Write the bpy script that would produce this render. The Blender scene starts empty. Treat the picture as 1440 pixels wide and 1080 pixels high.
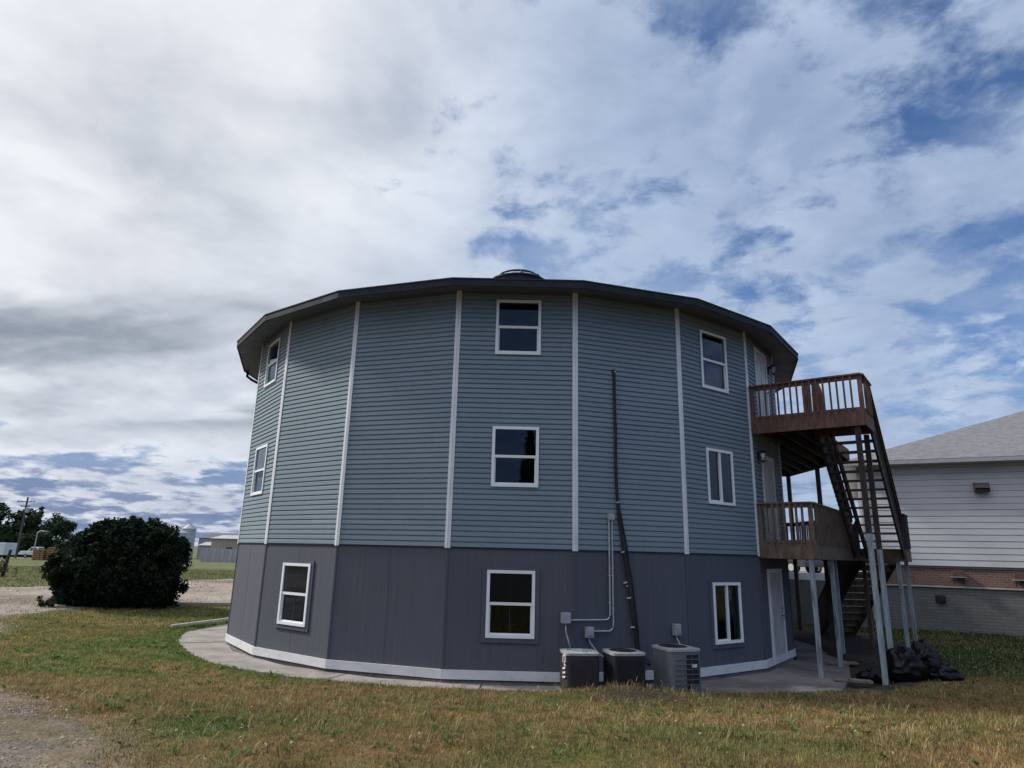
import bpy, math, random
import numpy as np
from mathutils import Vector, Matrix, noise as mnoise

random.seed(7)
RNG = np.random.default_rng(11)
SC = bpy.context.scene
COL = SC.collection
rad = math.radians

# ------------------------------------------------------------------ camera
EYE = 2.2697
PITCH, ROLL, FPX = .2546, .0251, 915.4
cam_d = bpy.data.cameras.new('camera')
cam_d.sensor_width = 36.0
cam_d.lens = FPX / 1440 * 36.0
cam_d.clip_start = 0.05
cam_d.clip_end = 9000
cam = bpy.data.objects.new('camera', cam_d)
COL.objects.link(cam)
_fw = Vector((0, math.cos(PITCH), math.sin(PITCH)))
_zc = Vector((0, -math.sin(PITCH), math.cos(PITCH)))
_ex = Vector((math.cos(ROLL), 0, 0)) + math.sin(ROLL) * _zc
_eu = Vector((-math.sin(ROLL), 0, 0)) + math.cos(ROLL) * _zc
M4 = Matrix((_ex, _eu, -_fw)).transposed().to_4x4()
M4.translation = (0, 0, EYE)
cam.matrix_world = M4
SC.camera = cam

# ------------------------------------------------------------------ exposure
SC.view_settings.view_transform = 'Standard'
SC.view_settings.look = 'None'
SC.view_settings.exposure = 0.35
SC.view_settings.gamma = 1.0
SC.cycles.max_bounces = 6
SC.cycles.transparent_max_bounces = 8

# ------------------------------------------------------------------ sun
SUN_AZ = Vector((-.962, .27, 0)).normalized()
SUN_EL = rad(40)
SUN = Vector((SUN_AZ.x * math.cos(SUN_EL), SUN_AZ.y * math.cos(SUN_EL), math.sin(SUN_EL)))
sun_d = bpy.data.lights.new('sun', 'SUN')
sun_d.energy = 3.6
sun_d.angle = rad(8)
sun_d.color = (1.0, .95, .88)
sun = bpy.data.objects.new('sun', sun_d)
COL.objects.link(sun)
sun.rotation_euler = SUN.to_track_quat('Z', 'Y').to_euler()
sun.location = (-30, 10, 40)


# ------------------------------------------------------------------ node helper
class NT:
    def __init__(s, tree):
        s.t = tree
        s.n = tree.nodes
        s.l = tree.links

    def new(s, typ, **kw):
        n = s.n.new(typ)
        for k, v in kw.items():
            setattr(n, k, v)
        return n

    def put(s, sock, v):
        if isinstance(v, bpy.types.NodeSocket):
            s.l.new(v, sock)
        elif v is not None:
            if isinstance(v, (tuple, list)) and sock.type == 'RGBA' and len(v) == 3:
                v = (*v, 1)
            sock.default_value = v

    def m(s, op, a, b=None, c=None, clamp=False):
        n = s.new('ShaderNodeMath', operation=op, use_clamp=clamp)
        s.put(n.inputs[0], a)
        if b is not None:
            s.put(n.inputs[1], b)
        if c is not None:
            s.put(n.inputs[2], c)
        return n.outputs[0]

    def vm(s, op, a, b=None):
        n = s.new('ShaderNodeVectorMath', operation=op)
        s.put(n.inputs[0], a)
        if b is not None:
            s.put(n.inputs[1], b)
        return n.outputs['Value'] if op in ('DOT_PRODUCT', 'LENGTH', 'DISTANCE') else n.outputs[0]

    def mix(s, f, a, b, blend='MIX'):
        n = s.new('ShaderNodeMix', data_type='RGBA', blend_type=blend)
        s.put(n.inputs['Factor'], f)
        s.put(n.inputs[6], a)
        s.put(n.inputs[7], b)
        return n.outputs[2]

    def ss(s, x, a, b, lo=0., hi=1.):
        n = s.new('ShaderNodeMapRange', interpolation_type='SMOOTHSTEP')
        s.put(n.inputs[0], x)
        s.put(n.inputs[1], a)
        s.put(n.inputs[2], b)
        s.put(n.inputs[3], lo)
        s.put(n.inputs[4], hi)
        return n.outputs[0]

    def lin(s, x, a, b, lo=0., hi=1.):
        n = s.new('ShaderNodeMapRange')
        s.put(n.inputs[0], x)
        s.put(n.inputs[1], a)
        s.put(n.inputs[2], b)
        s.put(n.inputs[3], lo)
        s.put(n.inputs[4], hi)
        return n.outputs[0]

    def noise(s, vec, scale, detail=5, rough=.55, dist=0., col=False):
        n = s.new('ShaderNodeTexNoise')
        s.put(n.inputs['Vector'], vec)
        n.inputs['Scale'].default_value = scale
        n.inputs['Detail'].default_value = detail
        n.inputs['Roughness'].default_value = rough
        n.inputs['Distortion'].default_value = dist
        return n.outputs['Color' if col else 'Fac']

    def xyz(s, x, y, z):
        n = s.new('ShaderNodeCombineXYZ')
        s.put(n.inputs[0], x)
        s.put(n.inputs[1], y)
        s.put(n.inputs[2], z)
        return n.outputs[0]

    def sep(s, v):
        n = s.new('ShaderNodeSeparateXYZ')
        s.put(n.inputs[0], v)
        return n.outputs


# ------------------------------------------------------------------ world: physical sky with a broken cloud deck
def build_world():
    w = bpy.data.worlds.new('World')
    SC.world = w
    w.use_nodes = True
    N = NT(w.node_tree)
    N.n.clear()
    d = N.vm('NORMALIZE', N.new('ShaderNodeTexCoord').outputs['Generated'])
    x, y, z = N.sep(d)
    sky = N.new('ShaderNodeTexSky', sky_type='NISHITA')
    sky.sun_disc = False
    sky.sun_elevation = SUN_EL
    sky.sun_rotation = math.atan2(SUN_AZ.x, SUN_AZ.y)
    sky.altitude = 400
    sky.air_density = 1.0
    sky.dust_density = .6
    sky.ozone_density = 1.6
    blue = N.mix(1.0, sky.outputs[0], (.66, .84, 1.10), 'MULTIPLY')
    # radiances below are written as seen, then divided by strength and exposure
    K = 1.0 / (.09 * 2 ** SC.view_settings.exposure)

    def rgb(r, g, b_):
        return (r * K, g * K, b_ * K)
    blue = N.mix(N.ss(z, .26, .04), blue, rgb(.185, .25, .43))
    zc = N.m('ADD', N.m('MAXIMUM', z, 0.0), .19)
    q = N.xyz(N.m('DIVIDE', x, zc), N.m('DIVIDE', y, zc), 0.0)
    sdot = N.vm('DOT_PRODUCT', d, tuple(SUN))
    wrp = N.vm('SCALE', N.vm('SUBTRACT', N.noise(q, 2.2, 3, .5, col=True), (.5, .5, .5)))
    wrp.node.inputs['Scale'].default_value = .16
    q2 = N.vm('ADD', q, wrp)
    off = (SUN_AZ.x * .07, SUN_AZ.y * .07, 0)
    n_big = N.noise(N.vm('ADD', q2, (3.1, 7.7, 0)), .9, 4, .5)
    qa = N.vm('ADD', q2, (1.7, 2.4, 0))
    side = N.ss(x, -.34, .08)                       # 0 towards the sun, 1 away from it
    n_mid = N.noise(qa, 3.7, 9, .60)
    n_mid2 = N.noise(N.vm('ADD', qa, off), 3.7, 5, .58)
    n_fine = N.noise(N.vm('ADD', q2, (5.2, 0.4, 0)), 7.5, 8, .62)
    emb = N.m('SUBTRACT', n_mid, n_mid2)
    n = N.m('ADD', N.m('ADD', N.m('MULTIPLY', n_big, .32), N.m('MULTIPLY', n_mid, .48)), N.m('MULTIPLY', n_fine, .20))
    thr = N.lin(side, 0, 1, .34, .455)
    low = N.m('MULTIPLY', N.ss(z, .17, .08), N.ss(x, .1, -.25))
    thr = N.m('ADD', thr, N.m('MULTIPLY', low, .15))
    back = N.m('MULTIPLY', N.ss(y, .0, -.4), N.ss(z, .58, .40))
    thr = N.m('ADD', thr, N.m('MULTIPLY', back, .12))
    gap = N.m('MULTIPLY', N.ss(x, .34, .58), N.ss(z, .25, .42))
    thr = N.m('ADD', thr, N.m('MULTIPLY', gap, .06))
    dens = N.m('SUBTRACT', n, thr)
    cov = N.ss(dens, -.035, .06)
    glow = N.m('ADD', N.m('MULTIPLY', N.ss(sdot, .30, .92), .5), N.m('MULTIPLY', N.ss(x, .12, -.30), .5))
    lit = N.mix(glow, rgb(.50, .605, .785), rgb(.90, .925, .965))
    dim = N.mix(glow, rgb(.30, .395, .58), rgb(.46, .50, .58))
    belly = N.ss(N.m('ADD', n_big, N.m('MULTIPLY', N.m('SUBTRACT', n_mid, .5), .5)), .42, .62)
    t = N.m('SUBTRACT', N.lin(side, 0, 1, .95, .80), N.m('MULTIPLY', belly, N.lin(side, 0, 1, .60, .62)))
    t = N.m('ADD', t, N.m('MULTIPLY', emb, N.lin(side, 0, 1, 1.5, 2.4)), clamp=True)
    cloud = N.mix(t, dim, lit)
    # grey bellies hanging low on the sunward side
    bel = N.noise(N.vm('MULTIPLY', q2, (.45, 1.2, 1)), 1.25, 5, .5)
    bm = N.m('MULTIPLY', N.ss(bel, .45, .56), N.m('MULTIPLY', N.ss(x, -.18, -.38), N.m('MULTIPLY', N.ss(z, .12, .20), N.ss(z, .46, .34))))
    cloud = N.mix(N.m('MULTIPLY', bm, .9), cloud, rgb(.235, .285, .355))
    out = N.mix(cov, blue, cloud)
    # thin high veil
    veil = N.m('MULTIPLY', N.ss(N.noise(N.vm('ADD', q2, (9, 3, 0)), 1.6, 7, .65), .36, .62), N.m('MULTIPLY', N.lin(side, 0, 1, .35, .50), N.m('SUBTRACT', 1.0, N.m('MULTIPLY', low, .7))))
    out = N.mix(veil, out, N.mix(glow, rgb(.40, .51, .70), rgb(.78, .81, .87)))
    # unseen sky overhead and behind the viewer, boosted to brighten facade and ground
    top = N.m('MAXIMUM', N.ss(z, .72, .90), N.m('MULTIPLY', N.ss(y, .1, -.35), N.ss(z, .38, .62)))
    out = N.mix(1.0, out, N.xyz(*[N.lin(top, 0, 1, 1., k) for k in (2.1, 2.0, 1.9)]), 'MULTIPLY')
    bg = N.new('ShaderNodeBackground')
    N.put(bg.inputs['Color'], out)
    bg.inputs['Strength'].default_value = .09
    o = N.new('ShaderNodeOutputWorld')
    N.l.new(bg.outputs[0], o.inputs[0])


build_world()


# ------------------------------------------------------------------ materials
def new_mat(name):
    m = bpy.data.materials.new(name)
    m.use_nodes = True
    N = NT(m.node_tree)
    N.n.clear()
    p = N.new('ShaderNodeBsdfPrincipled')
    o = N.new('ShaderNodeOutputMaterial')
    N.l.new(p.outputs[0], o.inputs[0])
    return m, N, p


def mat(name, c1, c2=None, rough=.7, scale=3., stretch=(1, 1, 1), bump=0., bscale=None, metal=0., spec=.4,
        detail=6, lo=.35, hi=.65, stain=None, sscale=.6, samt=.5):
    m, N, p = new_mat(name)
    pos = N.new('ShaderNodeNewGeometry').outputs['Position']
    v = N.vm('MULTIPLY', pos, tuple(stretch))
    f = N.ss(N.noise(v, scale, detail, .6), lo, hi)
    c = N.mix(f, c1, c2 or tuple(k * .8 for k in c1))
    if stain:
        g = N.ss(N.noise(v, sscale, 7, .65), .52, .70)
        c = N.mix(N.m('MULTIPLY', g, samt), c, stain)
    N.put(p.inputs['Base Color'], c)
    N.put(p.inputs['Roughness'], N.lin(f, 0, 1, rough - .06, min(1., rough + .06)))
    p.inputs['Metallic'].default_value = metal
    p.inputs['Specular IOR Level'].default_value = spec
    if bump:
        b = N.new('ShaderNodeBump')
        b.inputs['Strength'].default_value = bump
        b.inputs['Distance'].default_value = .02
        N.put(b.inputs['Height'], N.noise(v, bscale or scale * 4, 8, .65))
        N.l.new(b.outputs[0], p.inputs['Normal'])
    return m


MT = {}
MT['trim'] = mat('white_trim', (.66, .67, .69), (.60, .61, .63), .5, 2.0, (1, 1, 1), stain=(.45, .45, .45), sscale=2, samt=.4)
MT['frame'] = mat('vinyl_frame', (.74, .75, .77), (.70, .71, .72), .4, 3)
MT['basewhite'] = mat('base_board_paint', (.60, .60, .62), (.54, .54, .55), .6, 3, (1, 1, 2), stain=(.34, .32, .30), sscale=5, samt=.35)
MT['concrete'] = mat('concrete', (.27, .24, .215), (.19, .172, .158), .9, 1.4, bump=.15, bscale=40, stain=(.09, .08, .072), sscale=1.3, samt=.75)
MT['patio'] = mat('dark_concrete', (.205, .18, .165), (.10, .088, .083), .92, .8, bump=.2, bscale=30, stain=(.045, .038, .036), sscale=.6, samt=.85)
_pm = MT['patio']
_N = NT(_pm.node_tree)
_p = [n for n in _N.n if n.type == 'BSDF_PRINCIPLED'][0]
_pos = _N.new('ShaderNodeNewGeometry').outputs['Position']
_wp = _N.vm('ADD', _pos, _N.vm('MULTIPLY', _N.vm('SUBTRACT', _N.noise(_pos, 2.2, 5, .6, col=True), (.5, .5, .5)), (.9, .9, 0)))
_d = _N.vm('LENGTH', _N.vm('MULTIPLY', _N.vm('SUBTRACT', _wp, (5.75, 13.05, 0)), (1.3, 2.6, 0)))
_src = _p.inputs['Base Color'].links[0].from_socket
_N.put(_p.inputs['Base Color'], _N.mix(_N.ss(_d, 1.0, .35, 0., .7), _src, (.36, .34, .32)))
MT['soffit'] = mat('soffit', (.088, .098, .122), (.078, .088, .108), .6, 2)
MT['fascia'] = mat('fascia', (.028, .031, .040), (.024, .027, .034), .7, 2, spec=.12)
MT['shingle'] = mat('roof_shingle', (.06, .062, .07), (.035, .036, .04), .9, 14, bump=.4, bscale=60)
MT['nshingle'] = mat('grey_shingle', (.165, .165, .172), (.115, .115, .122), .92, 5, (1, 1, 3), bump=.4, bscale=50)
MT['redwood'] = mat('red_brown_stain', (.145, .074, .056), (.085, .045, .036), .75, 5, (3, 3, .8), .2, 40, stain=(.03, .018, .015), sscale=2.0, samt=.5)
MT['greywood'] = mat('worn_brown_stain', (.160, .112, .080), (.090, .064, .048), .8, 5, (3, 3, .8), .25, 40, stain=(.18, .15, .12), sscale=2.2, samt=.45)
MT['darkwood'] = mat('dark_timber', (.042, .030, .026), (.024, .019, .018), .85, 6, (3, 3, .8), .2, 40)
MT['midwood'] = mat('brown_post', (.125, .088, .055), (.075, .052, .035), .85, 5, (4, 4, .6), .2, 40)
MT['whitepost'] = mat('weathered_paint', (.31, .365, .385), (.20, .25, .27), .8, 7, (3, 3, .35), .2, 40, stain=(.10, .09, .08), sscale=4, samt=.85)
MT['tread'] = mat('stair_tread', (.20, .165, .125), (.13, .10, .078), .8, 5, bump=.2)
MT['metal'] = mat('galvanised', (.42, .43, .45), (.33, .34, .36), .45, 6, metal=.3)
MT['greybox'] = mat('grey_enamel', (.32, .33, .35), (.27, .28, .30), .5, 6)
MT['blackpipe'] = mat('black_foam', (.012, .012, .014), (.02, .02, .022), .75, 8, bump=.2)
MT['tape'] = mat('white_tape', (.6, .6, .6), None, .5, 4)
MT['acbrown'] = mat('brown_enamel', (.036, .028, .03), (.028, .022, .024), .55, 3, stain=(.07, .055, .05), sscale=2, samt=.4)
MT['acblack'] = mat('black_enamel', (.010, .011, .015), (.014, .015, .018), .5, 3)
MT['acgrey'] = mat('grey_unit_enamel', (.125, .138, .15), (.10, .11, .12), .5, 3)
MT['actop'] = mat('light_top', (.33, .325, .33), (.25, .245, .25), .5, 5, stain=(.15, .12, .10), sscale=3, samt=.5)
MT['acgrille'] = mat('dark_grille', (.012, .012, .014), None, .6, 5)
MT['label'] = mat('label_plate', (.55, .6, .66), None, .4, 5)
MT['bag'] = mat('black_plastic', (.004, .004, .005), (.006, .006, .007), .33, 5, bump=.35, bscale=11, spec=.2)
MT['nsiding'] = mat('white_siding', (.50, .50, .52), (.455, .455, .475), .6, .6, (1, 1, 2), stain=(.40, .40, .42), sscale=.6, samt=.4)
MT['steel'] = mat('bin_steel', (.42, .45, .48), (.33, .36, .39), .45, .6, (1, 1, 3), metal=.2)
MT['tan'] = mat('tan_cladding', (.36, .31, .24), (.31, .27, .21), .7, .3)
MT['slate'] = mat('slate_roof', (.09, .09, .10), (.07, .07, .08), .7, .4)
MT['ribmetal'] = mat('pale_metal_sheet', (.38, .37, .40), (.28, .275, .30), .6, 1.2, (1, 1, .1))
MT['pole'] = mat('pole_timber', (.10, .085, .075), (.07, .06, .052), .9, 3, (4, 4, .5))
MT['carred'] = mat('red_paint', (.25, .015, .035), None, .25, 2, spec=.6)
MT['carwhite'] = mat('white_paint', (.72, .73, .75), None, .25, 2, spec=.6)
MT['cardark'] = mat('dark_paint', (.03, .035, .05), None, .25, 2, spec=.6)
MT['tyre'] = mat('tyre_rubber', (.015, .015, .015), None, .9, 9)
MT['glassdark'] = mat('dark_glass', (.01, .012, .015), None, .06, 3, spec=.7)
MT['pallet'] = mat('orange_timber', (.36, .20, .085), (.22, .12, .055), .8, 2.5, bump=.2)
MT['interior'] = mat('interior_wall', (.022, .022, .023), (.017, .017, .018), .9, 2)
MT['curtain'] = mat('curtain_cloth', (.30, .28, .30), (.24, .225, .245), .9, 6, (6, 6, .4))
MT['door'] = mat('door_paint', (.46, .44, .43), (.40, .385, .375), .5, 2.5, stain=(.27, .23, .20), sscale=2, samt=.6)
MT['brass'] = mat('brass', (.25, .19, .09), None, .35, 5, metal=.8)
MT['lampblack'] = mat('lamp_black', (.015, .015, .017), None, .45, 5)
MT['lens'] = mat('frosted_lens', (.55, .58, .62), None, .25, 5)
MT['bronze'] = mat('bronze_housing', (.060, .048, .040), (.045, .037, .032), .5, 4)
MT['rust'] = mat('red_oxide', (.115, .05, .046), (.085, .042, .04), .7, 4)
MT['pvc'] = mat('white_edging', (.62, .61, .58), (.50, .49, .46), .6, 3)
MT['curb'] = mat('pale_curb', (.42, .40, .35), (.34, .32, .28), .9, 2)
MT['planks'] = mat('bare_plank', (.20, .16, .12), (.14, .11, .085), .8, 4, bump=.2)
MT['bark'] = mat('bark', (.06, .048, .038), (.04, .032, .026), .95, 6, bump=.4)


def t111_mat():
    """Grey painted grooved plywood: fine vertical grain and grooves, panel tone drift."""
    m, N, p = new_mat('painted_plywood')
    pos = N.new('ShaderNodeNewGeometry').outputs['Position']
    g = N.noise(N.vm('MULTIPLY', pos, (9, 9, .25)), 2.2, 6, .65)
    b = N.noise(pos, .5, 5, .6)
    c = N.mix(N.ss(g, .3, .7), (.084, .089, .110), (.071, .076, .095))
    c = N.mix(N.m('MULTIPLY', N.ss(b, .45, .7), .5), c, (.084, .091, .115))
    # mud splashed up from the ground, and rain streaks
    _, _, z = N.sep(pos)
    spl = N.m('SUBTRACT', N.noise(pos, 3.2, 8, .7), N.lin(z, .15, .75, .0, .35))
    c = N.mix(N.m('MULTIPLY', N.ss(spl, .44, .62), .55), c, (.105, .092, .080))
    dr = N.ss(N.noise(N.vm('MULTIPLY', pos, (6, 6, .3)), 1.7, 6, .6), .54, .72)
    c = N.mix(N.m('MULTIPLY', dr, .30), c, (.105, .110, .125))
    N.put(p.inputs['Base Color'], c)
    p.inputs['Roughness'].default_value = .72
    p.inputs['Specular IOR Level'].default_value = .25
    bp = N.new('ShaderNodeBump')
    bp.inputs['Strength'].default_value = .35
    bp.inputs['Distance'].default_value = .01
    N.put(bp.inputs['Height'], g)
    N.l.new(bp.outputs[0], p.inputs['Normal'])
    return m


MT['plywood'] = t111_mat()


def siding_mat():
    """Vinyl lap siding: each course and each panel length has its own slight tone; faded drips below the trim."""
    m, N, p = new_mat('teal_siding')
    pos = N.new('ShaderNodeNewGeometry').outputs['Position']
    x, y, z = N.sep(pos)
    row = N.m('FLOOR', N.m('DIVIDE', N.m('SUBTRACT', z, ZB - .001), .2032))
    ang = N.m('ARCTAN2', N.m('SUBTRACT', x, CX), N.m('SUBTRACT', CY, y))
    rs = N.new('ShaderNodeTexWhiteNoise', noise_dimensions='1D')
    N.put(rs.inputs['W'], row)
    cell = N.m('FLOOR', N.m('ADD', N.m('MULTIPLY', ang, 3.183), N.m('MULTIPLY', rs.outputs['Value'], 1.0)))
    wn = N.new('ShaderNodeTexWhiteNoise', noise_dimensions='2D')
    N.put(wn.inputs['Vector'], N.xyz(row, cell, 0.))
    drift = N.noise(pos, .45, 6, .6)
    c = N.mix(drift, (.158, .208, .246), (.186, .238, .275))
    k = N.lin(wn.outputs['Value'], 0, 1, .955, 1.045)
    c = N.mix(1.0, c, N.xyz(k, k, k), 'MULTIPLY')
    drip = N.ss(N.noise(N.vm('MULTIPLY', pos, (7, 7, .35)), 1.6, 6, .65), .52, .74)
    c = N.mix(N.m('MULTIPLY', drip, .28), c, (.130, .168, .188))
    N.put(p.inputs['Base Color'], c)
    N.put(p.inputs['Roughness'], N.lin(drift, .3, .7, .55, .68))
    p.inputs['Specular IOR Level'].default_value = .3
    b = N.new('ShaderNodeBump')
    b.inputs['Strength'].default_value = .25
    b.inputs['Distance'].default_value = .012
    N.put(b.inputs['Height'], N.noise(N.vm('MULTIPLY', pos, (1, 1, 4)), 1.3, 3, .5))
    N.l.new(b.outputs[0], p.inputs['Normal'])
    return m


CX, CY, ZB = .1334, 20.5733, 2.3717
MT['siding'] = siding_mat()


def glass_mat():
    m = bpy.data.materials.new('window_glass')
    m.use_nodes = True
    N = NT(m.node_tree)
    N.n.clear()
    tr = N.new('ShaderNodeBsdfTransparent')
    tr.inputs[0].default_value = (.62, .66, .68, 1)
    gl = N.new('ShaderNodeBsdfGlossy')
    gl.inputs['Roughness'].default_value = .015
    gl.inputs['Color'].default_value = (.72, .84, 1.0, 1)
    fr = N.new('ShaderNodeFresnel')
    fr.inputs['IOR'].default_value = 1.52
    pos = N.new('ShaderNodeNewGeometry').outputs['Position']
    b = N.new('ShaderNodeBump')
    b.inputs['Strength'].default_value = .02
    b.inputs['Distance'].default_value = .02
    N.put(b.inputs['Height'], N.noise(pos, 1.3, 2, .5))
    N.l.new(b.outputs[0], gl.inputs['Normal'])
    mx = N.new('ShaderNodeMixShader')
    N.put(mx.inputs[0], N.m('MULTIPLY', fr.outputs[0], 1.1, clamp=True))
    N.l.new(tr.outputs[0], mx.inputs[1])
    N.l.new(gl.outputs[0], mx.inputs[2])
    o = N.new('ShaderNodeOutputMaterial')
    N.l.new(mx.outputs[0], o.inputs[0])
    return m


MT['glass'] = glass_mat()


def brick_mat(name, c1, c2, mortar, w, h, ax, ms=.01, stain=None):
    """courses running along the wall direction ax, using world position"""
    m, N, p = new_mat(name)
    pos = N.new('ShaderNodeNewGeometry').outputs['Position']
    u = N.vm('DOT_PRODUCT', pos, tuple(ax))
    _, _, z = N.sep(pos)
    br = N.new('ShaderNodeTexBrick')
    N.put(br.inputs['Vector'], N.xyz(u, z, 0.))
    br.inputs['Color1'].default_value = (*c1, 1)
    br.inputs['Color2'].default_value = (*c2, 1)
    br.inputs['Mortar'].default_value = (*mortar, 1)
    br.inputs['Scale'].default_value = 1.0
    br.inputs['Brick Width'].default_value = w
    br.inputs['Row Height'].default_value = h
    br.inputs['Mortar Size'].default_value = ms
    br.inputs['Mortar Smooth'].default_value = .2
    c = br.outputs['Color']
    g = N.noise(pos, 1.1, 7, .65)
    c = N.mix(N.m('MULTIPLY', N.ss(g, .45, .7), .5), c, stain or tuple(k * .5 for k in c1))
    N.put(p.inputs['Base Color'], c)
    p.inputs['Roughness'].default_value = .92
    b = N.new('ShaderNodeBump')
    b.inputs['Strength'].default_value = .6
    b.inputs['Distance'].default_value = .015
    b.invert = True
    N.put(b.inputs['Height'], br.outputs['Fac'])
    N.l.new(b.outputs[0], p.inputs['Normal'])
    return m


def vcol_mat(name, rough=.9, fine=60., amt=.35, bump=.3, spec=.15, trans=0.):
    m, N, p = new_mat(name)
    a = N.new('ShaderNodeVertexColor')
    a.layer_name = 'Col'
    c = a.outputs[0]
    pos = N.new('ShaderNodeNewGeometry').outputs['Position']
    if fine:
        f = N.noise(pos, fine, 6, .7)
        k = N.lin(f, .25, .75, 1 - amt, 1 + amt)
        c = N.mix(1.0, c, N.xyz(k, k, k), 'MULTIPLY')
        f2 = N.noise(pos, fine * .13, 5, .6)
        f3 = N.noise(pos, .23, 6, .6)
        f2 = N.m('ADD', N.m('MULTIPLY', f2, .6), N.m('MULTIPLY', f3, .4))
        k2 = N.lin(f2, .3, .7, 1 - amt * .7, 1 + amt * .7)
        c = N.mix(1.0, c, N.xyz(k2, k2, k2), 'MULTIPLY')
        if bump:
            b = N.new('ShaderNodeBump')
            b.inputs['Strength'].default_value = bump
            b.inputs['Distance'].default_value = .03
            N.put(b.inputs['Height'], f)
            N.l.new(b.outputs[0], p.inputs['Normal'])
    N.put(p.inputs['Base Color'], c)
    p.inputs['Roughness'].default_value = rough
    p.inputs['Specular IOR Level'].default_value = spec
    if trans:
        p.inputs['Subsurface Weight'].default_value = 0
        t = N.new('ShaderNodeBsdfTranslucent')
        N.put(t.inputs[0], c)
        mx = N.new('ShaderNodeMixShader')
        mx.inputs[0].default_value = trans
        out = [n for n in N.n if n.type == 'OUTPUT_MATERIAL'][0]
        N.l.new(p.outputs[0], mx.inputs[1])
        N.l.new(t.outputs[0], mx.inputs[2])
        N.l.new(mx.outputs[0], out.inputs[0])
    return m


MT['ground'] = vcol_mat('soil_and_turf', .95, 42., .5, .6)
MT['gravel'] = vcol_mat('gravel', .95, 34., .75, .9)
MT['blade'] = vcol_mat('grass_blade', .7, 0, trans=.3)
MT['leaf'] = vcol_mat('leaf', .75, 0, spec=.12, trans=.15)


# ------------------------------------------------------------------ objects
def tag(o, label=None, cat=None, group=None, kind=None):
    if label:
        o['label'] = label
    if cat:
        o['category'] = cat
    if group:
        o['group'] = group
    if kind:
        o['kind'] = kind
    return o


def thing(name, label, cat, loc=(0, 0, 0), group=None):
    o = bpy.data.objects.new(name, None)
    o.empty_display_size = .2
    COL.objects.link(o)
    o.location = loc
    return tag(o, label, cat, group)


def attach(o, parent):
    if parent is not None:
        o.parent = parent
        if parent.type == 'EMPTY':
            o.matrix_parent_inverse = Matrix.Translation(parent.location).inverted()
    return o


def kids(o):
    return [c for c in bpy.data.objects if c.parent == o]


def copy_tree(o, parent=None):
    c = o.copy()
    COL.objects.link(c)
    if parent is not None:
        c.parent = parent
    for ch in kids(o):
        copy_tree(ch, c)
    return c


def link_mesh(name, me, m, parent=None):
    if m is not None:
        me.materials.append(m)
    o = bpy.data.objects.new(name, me)
    COL.objects.link(o)
    return attach(o, parent)


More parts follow.
